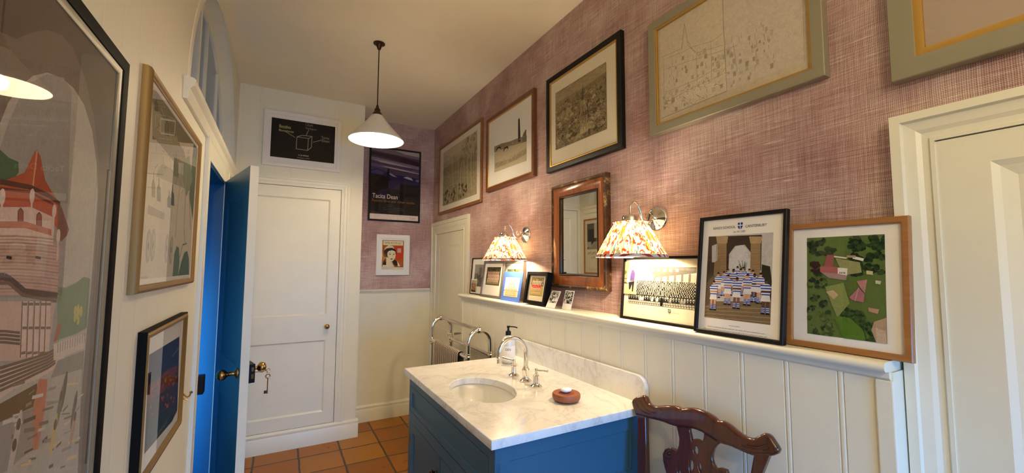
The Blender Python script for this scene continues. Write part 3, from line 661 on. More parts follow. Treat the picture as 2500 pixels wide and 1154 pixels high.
# ---- P4 large faint pencil drawing in silver frame
r, a, zp = picture('framed_drawing', 'large grey framed faint pencil drawing of a turreted house with a thin gold inner edge', on_right(.555, 1.196, .548), B_RIGHT, .641, .485, .032, .034, M['silvergrey'], None, None, slip=(.007, M['gilt']), group=G1, rec=.016)
G().box(-.28, .28, .04, .445, zp-.0008, zp).done('mount', M['whiteboard'], r, local=True)
a.rect(-.28, .04, .28, .445, (196,182,158)); a.clip = (-.27, .05, .27, .44); P = a.P
a.poly([(1605,300), (1775,220), (1762,-80), (1600,20)], (205,192,172), True); a.line([(1613,290), (1775,222), (1766,60), (1763,-60)], .003, (160,146,124), True); a.line([(1963,150), (1960,0)], .002, (165,150,130), True); a.line([(1610,290), (1609,110)], .0012, (165,150,130), True)
a.poly([(1775,222), (1963,150), (1958,-60), (1763,-60)], (200,188,176), True)
pc = (140,126,108)
a.line([(1615,140), (1665,118), (1672,60), (1680,112), (1700,128)], .0014, pc, True); a.line([(1663,118), (1671,55), (1678,100), (1697,130)], .0012, pc, True)
for pts in ([(1620,145), (1660,130), (1690,115), (1740,100), (1766,80)], [(1620,170), (1680,150), (1760,125), (1800,110)], [(1625,225), (1700,195), (1760,160)], [(1625,250), (1690,215), (1766,180)], [(1700,130), (1765,110)], [(1620,145), (1622,265)], [(1700,130), (1702,210)], [(1735,100), (1738,190)], [(1790,105), (1800,175)]): a.line(pts, .0012, pc, True)
rd = random.Random(8)
for k in range(150):
    x = rd.uniform(1616, 1890); yb = 250 - (x-1616)*.42; y = yb - rd.uniform(-30, 95); s = rd.uniform(4, 11); 
    (a.poly([(x, y), (x+s*.7, y-s*.3), (x+s*.7, y+s*.9), (x, y+s*1.2)], shade((196,184,164), rd.uniform(.80, 1.0)), True) if k % 3 else a.line([(x, y), (x+rd.uniform(-3,3), y+s*1.6)], .0011, pc, True))
for k in range(90):
    x = rd.uniform(1618, 1770); y = 262 - (x-1616)*.40 + rd.uniform(-28, 22); a.line([(x, y), (x+rd.uniform(-6,10), y-rd.uniform(-8,10))], .001, (120,106,88), True)
finish(a, zp, r)
# ---- P5 big frame above the near door
r, a, zp = picture('framed_picture', 'grey framed picture with bright gold inner edge above the right hand door', on_right(-.30, .412, .468), B_RIGHT, .712, .56, .035, .048, M['silvergrey'], None, None, slip=(.016, M['gilt']), group=None, rec=.016)
G().box(-.295, .295, .06, .50, zp-.0008, zp).done('mount', new_mat('taupe_mount_board', (.42, .33, .27), .8), r, local=True)
a.rect(-.19, .125, .19, .44, (160,150,138)); a.rect(-.184, .131, .184, .434, (178,166,154)); strokes(a, 60, (-.18,.14,.18,.43), .05, .001, [(150,138,120)], rnd); finish(a, zp, r)

# ---- back wall: chalk style print
r, a, zp = picture('framed_print', 'white framed black print with a chalk drawn cube hung above the cupboard door', (.128, YN, .795), B_BACK, .578, .455, .022, .030, M['frame_white'], M['whiteboard'], (-.236, .072, .240, .395), lip=.006)
op = (-.236, .072, .240, .395); bg(a, op, (14,10,10)); P = a.P; ch = (200,196,150); yl = (196,190,110)
cube = [[(725,334), (723,363), (751,367), (753,338), (725,334)], [(725,334), (737,330), (762,333), (760,360), (751,367)], [(753,338), (762,333)]]
for pts in cube: a.line(pts, .0035, (180,172,150), True)
a.line([(697,321), (720,335)], .0028, yl, True); a.line([(754,317), (747,331)], .0022, ch, True); a.line([(764,347), (785,342)], .0028, ch, True)
def tx(a, t, x, y, wpx, hpx, col):
    p = a.P(x, y); q = a.P(x+wpx, y); s = a.P(x, y-hpx); a.text(t, p[0], p[1], q[0]-p[0], s[1]-p[1], col)
tx(a, 'Bezzilos', 682, 311, 28, 8, yl); tx(a, 'Blumenhorpe', 681, 321, 36, 7, yl); tx(a, 'Olafr', 746, 307, 19, 6, (130,124,104)); tx(a, 'Valtipur', 745, 316, 29, 6, (150,144,124)); tx(a, 'Tacita', 784, 338, 20, 6, (150,148,120)); tx(a, 'Dean', 786, 346, 18, 6, (160,158,130))
tx(a, 'X 20 MMXX', 728, 380, 26, 3.5, (215,210,190)); tx(a, 'Modern, 0774', 726, 386, 30, 3, (180,176,160)); finish(a, zp, r)
# ---- alcove: dark landscape poster
r, a, zp = picture('framed_poster', 'tall black framed poster of a dark seascape with white title lettering', (.967, YA, .432), B_BACK, .507, .735, .018, .016, M['black'], None, None)
x0, y0, x1, y1 = -.239, .016, .239, .719; a.clip = (x0, y0, x1, y1); Wp, Hp = x1-x0, y1-y0
def R(u0, v0, u1, v1, c): a.rect(x0+u0*Wp, y0+v0*Hp, x0+u1*Wp, y0+v1*Hp, c)
def Q(pts, c): a.poly([(x0+u*Wp, y0+v*Hp) for u, v in pts], c)
R(0, 0, 1, 1, (30,20,26)); R(0, .60, 1, 1, (78,62,82))
Q([(0,1), (1,1), (1,.90), (.55,.93), (0,.96)], (120,104,112)); Q([(.45,1), (1,1), (1,.94), (.7,.955)], (176,162,156)); Q([(0,.94), (.55,.92), (1,.86), (1,.80), (.6,.84), (0,.90)], (54,36,46))
Q([(0,.87), (.4,.84), (1,.80), (1,.75), (.5,.79), (0,.82)], (128,110,130)); Q([(.05,.83), (.3,.825), (.6,.80), (.9,.765), (.6,.775), (.2,.80)], (170,158,158)); Q([(0,.78), (.3,.76), (.8,.735), (1,.735), (1,.715), (.5,.72), (0,.735)], (104,82,130)); Q([(.2,.755), (.55,.735), (1,.70), (1,.69), (.6,.715), (.3,.74)], (186,176,176))
Q([(0,.68), (.12,.71), (.3,.68), (.5,.64), (.7,.64), (1,.62), (1,.5), (0,.5)], (40,34,74)); Q([(0,.66), (.13,.70), (.28,.66), (.2,.62), (0,.64)], (66,60,110)); Q([(.34,.66), (.42,.655), (.54,.61), (.44,.62)], (150,150,160)); Q([(.66,.62), (.74,.635), (.84,.62), (.87,.585), (.76,.60)], (170,170,172)); Q([(.92,.60), (1,.61), (1,.57), (.94,.575)], (110,110,150))
Q([(0,.63), (.2,.63), (.45,.56), (.3,.40), (0,.36)], (24,14,18)); Q([(.36,.56), (.60,.57), (1,.55), (1,.42), (.36,.44)], (52,42,74)); R(.60, .30, 1, .52, (36,28,30)); Q([(.33,.72), (.37,.72), (.375,.55), (.325,.55)], (16,10,14)); R(0, 0, 1, .40, (24,18,20)); Q([(.2,.42), (.35,.44), (.4,.28), (.1,.28)], (36,30,52))
def T(t, u, v, w, h, c): a.text(t, x0+u*Wp, y0+v*Hp, w*Wp, h*Hp, c)
T('Tacita Dean', .045, .295, .51, .062, (225,215,200)); T('Recent films and other works', .045, .243, .87, .036, (150,96,36))
for k, (u, w) in enumerate(((.33, .14), (.33, .16), (.27, .40), (.27, .44), (.33, .24), (.33, .26))): caption(a, x0+u*Wp, x0+(u+w)*Wp, y0+(.205-.022*k)*Hp, .006, (92,84,80), rnd)
caption(a, x0+.04*Wp, x0+.2*Wp, y0+.09*Hp, .006, (120,112,108), rnd)
R(0, 0, 1, .075, (225,210,200)); T('Tate', .81, .022, .13, .034, (214,120,60)); a.clip = None; finish(a, zp, r)
# ---- alcove: song sheet
r, a, zp = picture('framed_print', 'small white framed song sheet with a dark haired woman on orange', (.962, YA, -.095), B_BACK, .322, .396, .022, .040, M['frame_white'], M['whiteboard'], (-.110, .052, .108, .345), lip=.008)
x0, y0, x1, y1 = -.104, .058, .102, .340; Wp, Hp = x1-x0, y1-y0; bg(a, (x0-.004, y0-.004, x1+.004, y1+.004), (222,210,180)); R(0, .07, 1, 1, (150,76,22)); R(.03, .10, .97, .99, (176,92,28)); R(.03, .83, .97, .985, (225,212,178))
T('SING AS WE GO', .12, .885, .76, .055, (60,50,44)); caption(a, x0+.5*Wp, x0+.8*Wp, y0+.85*Hp, .004, (150,130,120), rnd); Q([(.6,.80), (.97,.80), (.97,.40), (.72,.30), (.6,.45)], (196,60,22)); R(.70, .58, .88, .73, (196,160,150))
Q([(.06,.55), (.12,.74), (.3,.84), (.5,.80), (.6,.60), (.35,.50)], (216,204,172)); Q([(.04,.52), (.08,.64), (.2,.72), (.45,.745), (.62,.68), (.66,.55), (.62,.44), (.55,.62), (.40,.62), (.28,.56), (.22,.40), (.08,.42)], (34,26,20))
Q([(.24,.58), (.30,.63), (.45,.66), (.60,.62), (.63,.50), (.60,.38), (.50,.28), (.40,.29), (.28,.40), (.23,.50)], (222,210,172)); Q([(.20,.42), (.30,.38), (.44,.28), (.52,.14), (.60,.08), (.03,.08), (.03,.14), (.2,.2)], (222,210,172)); Q([(.04,.15), (.06,.28), (.16,.38), (.18,.25), (.2,.14)], (44,36,26)); Q([(.48,.26), (.58,.34), (.74,.25), (.80,.12), (.60,.12), (.52,.20)], (50,42,32))
for u in (.36, .54): a.ell(x0+u*Wp, y0+.515*Hp, .008, .0045, (40,30,24)); a.line([(x0+(u-.06)*Wp, y0+.55*Hp), (x0+(u+.05)*Wp, y0+.555*Hp)], .002, (40,30,24))
a.ell(x0+.44*Wp, y0+.355*Hp, .013, .005, (60,24,20)); a.line([(x0+.47*Wp, y0+.49*Hp), (x0+.50*Wp, y0+.43*Hp)], .0016, (180,160,125)); a.poly([(x0+.74*Wp, y0+.1*Hp), (x0+.70*Wp, y0+.3*Hp), (x0+.86*Wp, y0+.1*Hp)], (222,210,180)); Q([(0,0), (.5,0), (.45,.09), (0,.09)], (214,204,184)); finish(a, zp, r)

# ---- left wall: large arch picture
r, a, zp = picture('framed_painting', 'very large black framed watercolour of a tower with a pointed orange roof', (LX, .755, -.98), B_LEFT, .84, 1.418, .026, .026, M['blackmat'], None, None, slip=(.012, M['silvergrey']), rec=.010)
G().box(-.40, .40, .02, 1.40, zp-.001, zp-.0002).done('mount', M['tan_mount'], r, local=True)
x0, y0, x1, y1 = -.382, .038, .382, 1.380; a.clip = (x0, y0, x1, y1)
def wide(pts): return [((x*5 if x < -55 else x), y) for x, y in pts]
def PP(pts, c): a.poly(wide(pts), c, True)
def PL(pts, w, c): a.line(wide(pts), w, c, True)
a.rect(x0, y0, x1, y1, (88,70,56))
def archp(cx, w, base, top, n=24): return [(cx-w, base)] + [(cx - w*math.cos(PI*k/n), top - w*1.05 + w*1.05*math.sin(PI*k/n)) for k in range(n+1)] + [(cx+w, base)]
# arch reveal and sky: the arch centre lies left of what is visible
a.poly([a.P(*p) for p in [(-120,1300), (-120,40), (-40,60), (40,95), (75,80), (115,73), (150,85), (180,120), (210,200), (230,290), (242,400), (240,600), (225,820), (205,1000), (190,1300)]], (118,100,86))
PP([(-120,1300), (-120,330), (0,300), (20,250), (45,215), (80,185), (115,177), (150,190), (180,215), (205,255), (225,320), (236,400), (238,480), (230,600), (222,700), (207,860), (195,1000), (185,1300)], (178,170,158))
PP([(-100,420), (0,360), (20,300), (60,210), (115,180), (155,190), (175,220), (165,500), (150,760), (140,900), (-100,900)], (156,150,142))
PP([(-100,350), (0,365), (22,385), (45,395), (46,420), (30,440), (0,438), (-100,450)], (70,98,62))
PP([(140,700), (160,702), (185,690), (205,675), (220,680), (212,800), (185,815), (140,830)], (112,130,92)); PP([(140,790), (150,790), (140,830), (130,835)], (172,92,60))
# tower
tw = (196,164,146); ink = (70,50,40)
PP([(-100,575), (0,560), (80,563), (130,595), (146,600), (140,720), (-100,720)], tw); PP([(-100,520), (0,500), (60,490), (120,515), (130,530), (130,600), (-100,590)], (214,188,170))
for k in range(18): y = 580 + k*8; PL([(-90, y), (40, y-4), (100, y), (143, y+6)], .0022, shade(tw, .82 + .1*(k % 2)))
PP([(-100,450), (0,445), (50,425), (60,420), (84,370), (90,365), (98,380), (110,440), (128,470), (148,500), (160,540), (150,575), (130,545), (130,530), (75,505), (0,505), (-100,510)], (184,82,38)); PP([(90,365), (98,380), (110,440), (128,470), (80,455)], (170,70,34)); PL([(90,368), (80,455)], .004, (210,150,110))
PL([(-60,443), (0,443), (75,457), (120,478), (146,498)], .007, (90,40,26)); PL([(0,460), (70,468), (130,498)], .004, (110,50,30)); PP([(140,500), (150,505), (168,560), (163,575), (148,590), (140,560)], (120,74,46))
for x, y in ((5,480), (78,478), (132,515), (142,575)): a.ell(*a.P(x, y), .007, .011, (216,196,180)); PL([(x, y), (x-3, y+60)], .0045, (216,196,180))
for x, y in ((50,510), (95,520)): PP([(x-7,y+40), (x-6,y+5), (x,y-2), (x+6,y+6), (x+6,y+45)], (160,72,38)); PL([(x-7,y+40), (x-6,y+5), (x,y-2), (x+6,y+6), (x+6,y+45)], .0018, ink)
PP([(-60,540), (60,540), (125,560), (125,575), (60,556), (-60,556)], (190,110,76))
for x in (22, 93): PL([(x-7,627), (x+6,630)], .004, (50,36,30))
PL([(-80,680), (10,675), (25,683), (60,712), (140,722)], .010, (86,66,50)); PL([(-80,690), (20,690), (55,720), (138,735)], .005, (120,92,76)); PP([(-100,735), (50,735), (135,740), (118,860), (40,880), (-100,900)], tw)
for x in (60, 75, 90, 105, 118): PP([(x-6,735), (x+5,735), (x+1,868), (x-10,873)], (214,186,168)); PL([(x-6,735), (x-11,873)], .0028, (110,82,68)); PL([(x-6,800), (x+5,800)], .004, (120,92,76)); PL([(x-9,862), (x+2,860)], .004, (120,92,76)); PL([(x-7,742), (x+6,742)], .004, (120,92,76))
for k in range(4): PL([(-80,812+k*9), (10,808+k*9), (48,812+k*9)], .0035, (96,72,58))
PP([(-100,930), (0,905), (50,880), (120,862), (140,850), (160,860), (150,890), (90,925), (30,950), (-20,990), (-100,1000)], (206,182,166))
for k in range(6): PL([(-90,915+k*11), (0,898+k*11), (60,880+k*9), (118,862+k*7), (135,850+k*7)], .0042, (110,84,68))
PP([(130,840), (200,815), (208,820), (205,850), (130,880)], (206,190,172)); 
for k in range(12): PL([(140+k*6,862-k*2.5), (141+k*6,838-k*2.2)], .002, (130,106,90))
PP([(140,880), (205,855), (195,1000), (150,960), (120,930)], (140,134,124)); PP([(-100,1010), (0,985), (90,935), (88,990), (40,1010), (0,1050), (-100,1120)], (100,72,42)); PP([(95,925), (115,925), (110,990), (92,1095), (80,1100), (78,1000)], (190,112,84))
PP([(40,1012), (80,995), (80,1095), (0,1160), (-60,1160)], (150,140,132)); PP([(115,925), (200,900), (188,1160), (60,1160), (95,1098), (110,1000)], (176,168,156))
rd = random.Random(5)
for k in range(46): x, y = rd.uniform(0, 190), rd.uniform(930, 1150); PL([(x, y), (x+rd.uniform(8,30), y-rd.uniform(2,14))], rd.uniform(.002,.006), rd.choice([(200,192,180), (120,106,92), (150,136,120), (86,70,56), (206,186,130)]))
for x, y, c in ((155,955,(80,66,52)), (145,990,(110,104,84)), (180,1000,(96,88,76)), (130,1060,(196,170,96)), (178,1040,(180,140,112)), (40,1060,(196,180,170)), (30,1110,(190,176,166))): a.ell(*a.P(x, y), .008, .034, c, rot=-.2); a.ell(*a.P(x+4, y-24), .006, .009, (90,70,54))
for k in range(9): a.ell(*a.P(190+rd.uniform(-8,8), 770+rd.uniform(-18,18)), .006, .008, (186,176,90))
PL([(241,400), (238,560), (222,820), (205,1040)], .003, (80,66,58)); PL([(170,500), (165,640)], .0012, (160,150,140))
a.clip = None; finish(a, zp, r)
# ---- left wall: plant drawing in gilt frame
r, a, zp = picture('framed_drawing', 'gilt framed drawing of bottles and broad green leaves hung left of the blue doorway', (LX, 1.755, -.077), B_LEFT, .78, .594, .022, .022, M['oldgilt'], M['paper'], (-.355, .035, .355, .560), flatw='round', rec=.012)
x0, y0, x1, y1 = -.356, .034, .356, .560; a.clip = (x0, y0, x1, y1); a.rect(x0, y0, x1, y1, (214,204,180))
PP([(372,218), (415,240), (485,330), (485,352), (372,340)], (120,108,74)); PP([(372,250), (400,290), (450,370), (455,400), (425,395), (372,330)], (156,144,110)); PP([(395,400), (470,440), (475,470), (380,430)], (178,168,142)); PP([(362,500), (402,520), (400,536), (360,522)], (170,162,140))
for x, y, w, h, c in ((382,270,9,34,(70,62,38)), (408,330,11,50,(96,88,58)), (420,330,9,46,(110,100,68)), (375,480,8,60,(150,142,96)), (388,490,9,56,(120,116,100)), (413,505,8,40,(110,106,92)), (421,500,8,50,(96,92,80)), (430,430,11,60,(132,124,84))):
    PP([(x-w/2,y), (x+w/2,y+3), (x+w/2,y-h*.5), (x+w*.15,y-h*.65), (x+w*.12,y-h), (x-w*.12,y-h), (x-w*.15,y-h*.65), (x-w/2,y-h*.5)], c); PL([(x-w/2,y), (x-w/2,y-h*.5), (x-w*.12,y-h*.7)], .004, shade(c,.6))
PL([(392,290), (428,296), (425,330), (392,325), (392,290)], .004, (206,200,180)); PL([(430,330), (445,400), (432,520), (428,580)], .008, (170,166,140)); PP([(478,300), (485,330), (474,560), (462,480), (470,380)], (110,120,82)); PP([(448,390), (462,380), (470,440), (455,480), (446,440)], (150,154,124))
for x, y, s in ((362,600,18), (373,598,17), (407,606,16), (418,610,12)): 
    a.ell(*a.P(x, y), .026, .048, (176,168,150), 14); a.ell(*a.P(x+1, y), .016, .034, (196,188,168), 12); a.ell(*a.P(x, y), .006, .012, (130,122,106), 8)
PP([(421,677), (425,620), (431,600), (437,605), (438,640), (434,677)], (112,130,98)); PP([(434,677), (442,640), (450,616), (457,612), (461,630), (461,677)], (98,120,88)); PL([(438,630), (446,597), (456,594)], .006, (96,110,84)); PL([(434,677), (446,640), (456,615)], .004, (70,84,62))
PL([(455,400), (452,500), (449,560), (452,600)], .012, (160,166,140)); PL([(462,470), (465,560)], .01, (140,150,120)); strokes(a, 90, (*a.P(372,420), *a.P(470,250)), .05, .002, [(110,102,74), (150,142,112), (90,82,56)], rnd); caption(a, *[a.P(337,679)[0], a.P(362,679)[0]], a.P(340,680)[1], .006, (150,142,128), rnd)
a.clip = None; finish(a, zp, r)
# ---- left wall: dark landscape in wood and gilt frame
r, a, zp = picture('framed_picture', 'small gilt framed picture of a red village, lowest on the left wall', (LX, 1.77, -.612), B_LEFT, .56, .424, .024, .022, M['oldgilt'], M['paper'], (-.20, .09, .20, .34), flatw='round', rec=.012)
for o in list(r.children):
    if o.name.startswith('mount'): bpy.data.objects.remove(o)
G().box(-.259, .259, .02, .404, zp-.0008, zp).done('mount', M['paper'], r, local=True)
G().ring(.564, .428, [(0, -.0), (0, .020), (.002, .021), (.003, .0)], MX.Translation((0, -.002, 0))).done('frame_edge', M['blackmat'], r, local=True, label='dark brown side of the frame')
P = a.P; sky = [(364,866), (439,821), (433,1000), (420,1025), (350,1110), (356,1000)]
PP([(364,866), (438,821), (433,1000), (420,1028), (352,1108)], (28,24,62)); PP([(362,940), (385,925), (405,905), (432,890), (431,960), (358,1010)], (120,46,22)); PP([(360,985), (432,930), (429,1005), (418,1030), (352,1108)], (60,36,22)); PP([(357,1040), (425,985), (418,1030), (352,1108)], (40,44,24))
rd = random.Random(11)
for k in range(70): x = rd.uniform(363, 430); y = 955 - (x-363)*.6 + rd.uniform(-15, 60); s = rd.uniform(1.5, 4); PP([(x, y), (x+s, y-s), (x+s*1.4, y+s), (x+s*.2, y+s*2)], rd.choice([(150,60,28), (100,36,18), (176,80,40), (70,30,20), (56,52,28)]))
PL([(372,1075), (398,1040), (415,1015)], .006, (90,84,60)); PL([(420,870), (436,850)], .006, (110,100,130)); caption(a, -.06, .08, .07, .006, (130,120,104), rnd); finish(a, zp, r)
# ---- left wall beyond the open door: poster seen in the mirror
r, a, zp = picture('framed_poster', 'oak framed exhibition poster on the left wall past the open door', (LX, 3.475, -.085), B_LEFT, .445, .62, .02, .018, M['oak'], None, None, cat='poster')
a.rect(-.205, .018, .205, .602, (214,206,184)); a.rect(-.16, .275, .17, .565, (92,84,76)); a.rect(-.15, .36, -.03, .55, (60,54,50)); a.rect(.03, .30, .15, .50, (46,42,40)); a.poly([(-.16,.275), (.17,.275), (.05,.36), (-.02,.36)], (150,140,126)); a.rect(-.03, .40, .05, .565, (180,174,160)); a.rect(.10, .30, .17, .36, (170,162,150))
a.text('THOMAS STRUTH', -.17, .215, .33, .030, (60,54,50)); a.text('Unconscious Places', -.11, .175, .22, .020, (90,84,78)); a.text('X', -.12, .09, .03, .035, (30,28,26)); caption(a, -.17, .15, .055, .006, (130,124,114), rnd); caption(a, -.17, .15, .042, .006, (130,124,114), rnd); finish(a, zp, r)

#SECTION SHELF PICTURES
GS = 'pictures leaning along the dado shelf'
def lean(Xb, Xt, zt, y0, y1, dx=0):
    """front face plane from (Xb, shelf) to (Xt, zt); returns basis, W, H"""
    v = V((Xt-Xb, 0, zt-SHZ)); h = v.length; B = basis((0,-1,0), v); return B, y1-y0, h
def shelf_pic(name, label, Xb, Xt, zt, y0, y1, d, fw, mat, yaw=0, **k):
    B, W_, h = lean(Xb, Xt, zt, y0, y1); B = MX.Rotation(yaw, 3, 'Z') @ B; n = B @ V((0,0,1))
    P0 = V((Xb, (y0+y1)/2, SHZ)) - n*d; P0.z += .0006 + max(0, SHZ - P0.z)   # back edge rests on shelf
    gap = WX - (P0 + B @ V((0, h*.62, 0))).x
    return picture(name, label, P0, B, W_, h, d, fw, mat, group=GS, **k)
# A aerial photograph, oak
r, a, zp = shelf_pic('framed_photograph', 'square oak framed colour photograph of a farmhouse among trees seen from the air', 1.279, 1.308, .124, .388, .662, .018, .016, M['oak'], mount=M['whiteboard'], opening=(-.11,.05,.11,.3), cat='photograph', stand=-.22)
bpy.data.objects.remove([o for o in r.children if o.name.startswith('mount')][0])
op = opening_px(r, zp, [(1971,815), (2166,837), (2160,571), (1970,581)]); iw, ih = .274/2-.016, None
hh = (V((.029,0,.346))).length; G().box(-iw-.001, iw+.001, .015, hh-.015, zp-.0008, zp).done('mount', M['whiteboard'], r, local=True)
a.clip = op; bg(a, op, (92,112,56)); P = a.P; rd = random.Random(3)
def tree(x, y, s, cols):
    q = P(x, y)
    for k in range(7): a.blob(q[0]+rd.uniform(-s,s)*.6, q[1]+rd.uniform(-s,s)*.5, s*rd.uniform(.35,.7), rd.choice(cols), rd)
dk = [(30,48,30), (40,62,34), (52,76,40), (26,40,30)]; md_ = [(66,88,42), (84,104,50), (58,76,38), (100,116,60)]
for k in range(46): tree(rd.uniform(2075,2162), rd.uniform(578,668), .010, dk)
for k in range(20): tree(rd.uniform(1974,2035), rd.uniform(585,625), .009, dk+[(60,66,44)])
for k in range(34): tree(rd.uniform(1972,2025), rd.uniform(640,830), .009, md_+dk)
for k in range(34): 
    x = rd.uniform(2050,2140); tree(x, 745 + (x-2050)*.7 + rd.uniform(-15,40), .010, dk[:3]+md_[:1])
for k in range(16): tree(rd.uniform(1985,2040), rd.uniform(760,830), .009, md_)
for k in range(7): tree(1993+rd.uniform(-8,8), 652+rd.uniform(-10,10), .008, [(62,30,36), (50,24,30)])
PP([(2015,700), (2060,690), (2075,740), (2045,775), (2030,740)], (130,142,82)); PP([(2040,630), (2100,640), (2105,665), (2060,672)], (150,150,100)); PP([(2035,770), (2075,775), (2120,815), (2110,832), (2060,825)], (84,118,42)); PP([(2135,785), (2166,775), (2167,842), (2140,836), (2128,805)], (176,150,124))
for k in range(8): PL([(2140+k*3, 800+k), (2143+k*3, 838)], .0015, (206,186,166))
PP([(2009,660), (2020,622), (2038,622), (2034,655)], (150,84,84)); PP([(2003,650), (2046,652), (2047,668), (2003,664)], (168,96,96)); PP([(2046,653), (2070,655), (2069,672), (2046,668)], (226,220,214)); PP([(2005,664), (2046,668), (2069,672), (2066,684), (2024,678)], (160,134,130)); PL([(2037,626), (2068,630)], .004, (214,208,196)); PL([(2083,628), (2109,634)], .007, (228,222,214)); PL([(2068,626), (2090,626)], .006, (170,146,120))
for k in range(4): PL([(2051+k*4,664), (2051+k*4,668)], .0018, (40,36,34))
PP([(2092,686), (2118,682), (2112,715), (2103,705)], (176,128,122)); PP([(2075,725), (2097,702), (2112,718), (2109,738), (2080,732)], (170,112,116)); PL([(2097,702), (2088,735)], .0014, (200,160,156)); PP([(2120,750), (2147,755), (2144,766), (2122,760)], (180,140,116)); PP([(2116,660), (2132,662), (2132,671), (2116,669)], (200,190,150)); PP([(2138,684), (2152,686), (2150,694), (2138,692)], (196,190,176)); PP([(2017,712), (2035,708), (2048,720), (2036,730)], (190,166,132)); PL([(2100,790), (2112,812), (2116,832)], .0018, (40,56,30))
a.clip = None; finish(a, zp, r)
# B rugby team photograph
r, a, zp = shelf_pic('framed_photograph', 'tall black framed rugby team photograph with blue and white hooped shirts', 1.244, 1.296, .171, .652, .942, .018, .0115, M['black'], mount=M['whiteboard'], opening=(-.1,.1,.1,.3), cat='photograph', stand=-.25)
bpy.data.objects.remove([o for o in r.children if o.name.startswith('mount')][0])
op = opening_px(r, zp, [(1719,774), (1880,792), (1889,567), (1731,577)]); hh = V((.052,0,.393)).length; iw = .145-.0115
G().box(-iw-.001, iw+.001, .0105, hh-.0105, zp-.0008, zp).done('mount', M['whiteboard'], r, local=True)
P = a.P; a.clip = op; bg(a, op, (188,186,186)); st = (150,124,92)
PP([(1728,577), (1752,577), (1745,700), (1722,760), (1719,774)], (72,60,48)); PP([(1738,600), (1750,595), (1748,640), (1738,640)], (190,188,190)); PP([(1850,577), (1862,575), (1858,590), (1852,592)], st)
PP([(1754,577), (1860,573), (1858,660), (1836,660), (1836,620), (1818,597), (1795,600), (1780,620), (1778,665), (1750,665)], (56,44,36)); a.ell(*P(1806,632), .028, .045, (200,200,204), 22); PP([(1781,630), (1831,630), (1829,690), (1780,690)], (200,200,204))
for xa, xb in ((1752,1774), (1833,1857)):
    PP([(xa,592), (xb,592), (xb-1,700), (xa-2,700)], st); PP([(xa-4,577), (xb+4,577), (xb+1,594), (xa-1,594)], (176,150,116))
    for k in range(7): PL([(xa,606+k*13), (xb,606+k*13)], .0009, (110,88,62))
PP([(1744,640), (1760,630), (1756,720), (1740,720)], (140,116,84)); PP([(1860,645), (1880,650), (1886,700), (1884,740), (1856,720)], (42,46,34))
for k in range(14): PL([(1818,670), (1812+rnd.uniform(-14,14), 640+rnd.uniform(-8,14))], .0012, (60,70,50))
PP([(1722,735), (1886,735), (1882,793), (1719,775)], (120,102,76))
for k in range(4): PL([(1721,748+k*8), (1884,754+k*11)], .0022, (154,134,104)); 
PP([(1725,690), (1745,670), (1742,740), (1722,745)], (96,80,58))
sk_ = [(190,136,108), (206,156,128), (120,80,60), (90,60,46)]
team = [(1798,712,.083,1), (1775,715,.080,1), (1812,714,.082,1), (1789,716,.080,0), (1827,716,.078,1), (1765,722,.082,1), (1751,727,.086,1), (1806,722,.088,1), (1788,722,.088,2), (1836,726,.086,1), (1840,738,.090,3), (1855,742,.096,1), (1775,744,.100,1), (1823,746,.100,1), (1797,754,.102,2), (1740,757,.100,1), (1868,768,.108,3)]
for x, y, h, s in team: q = P(x, y); people(a, q[0], q[1], h, (222,226,236), (224,222,222), sk_[s % 4], rnd, socks=(40,74,170), stripe=(34,66,176))
a.clip = None
def tpx(t, x, y, wpx, hpx, c): tx(a, t, x, y, wpx, hpx, c)
q0, q1 = P(1742,560), P(1796,555); a.text("KING'S SCHOOL", q0[0], q0[1]-.001, q1[0]-q0[0], .0085, (50,54,84)); q0, q1 = P(1820,554.5), P(1873,550); a.text('CANTERBURY', q0[0], q0[1]-.001, q1[0]-q0[0], .0085, (50,54,84)); q0 = P(1807,560); shield(a, q0[0], q0[1], .0165, .023, (24,60,150), (235,235,240)); q0, q1 = P(1791,568), P(1820,566); a.text('1st XV 2021', q0[0], q0[1], q1[0]-q0[0], .006, (110,110,120))
for k, (xa, xb) in enumerate(((1779,1808), (1728,1868), (1719,1876), (1735,1868))): q0, q1 = P(xa, 789+k*6+(xa-1719)*.1), P(xb, 789+k*6+(xb-1719)*.1); caption(a, q0[0], q1[0], q0[1], .0026, (130,128,132), rnd)
finish(a, zp, r)
# C whole school photograph
r, a, zp = shelf_pic('framed_photograph', 'wide black framed black and white photograph of a large seated school group', 1.287, 1.314, .039, .955, 1.338, .016, .0095, M['blackmat'], mount=M['cream'], opening=(-.1,.1,.1,.2), cat='photograph', stand=-.2)
bpy.data.objects.remove([o for o in r.children if o.name.startswith('mount')][0])
hh = V((.027,0,.261)).length; iw = .1915-.0095; G().box(-iw-.001, iw+.001, .0085, hh-.0085, zp-.0008, zp).done('mount', M['cream'], r, local=True)
P = a.P; w0 = P(1534,738); w1 = P(1700,652); x0, y0, x1, y1 = w0[0], w0[1], iw-.012, w1[1]; a.clip = (x0, y0, x1, y1)
a.rect(x0, y0, x1, y1, (196,192,178)); Wp, Hp = x1-x0, y1-y0
Q([(.02,.55), (.20,.98), (.34,.60)], (222,218,204)); Q([(.30,1), (1,1), (1,.88), (.42,.72)], (110,106,96)); Q([(.30,.98), (1,.9), (1,.96)], (120,116,106)); R(.38, .52, 1, .80, (186,182,166)); Q([(.40,.80), (1,.93), (1,.86), (.42,.72)], (110,106,96))
for k in range(6): R(.40+.10*k, .56, .43+.10*k, .76+.015*k, (112,108,98))
for k in range(5): R(.36+.09*k, .88, .40+.09*k, .95, (206,202,190))
rd = random.Random(21)
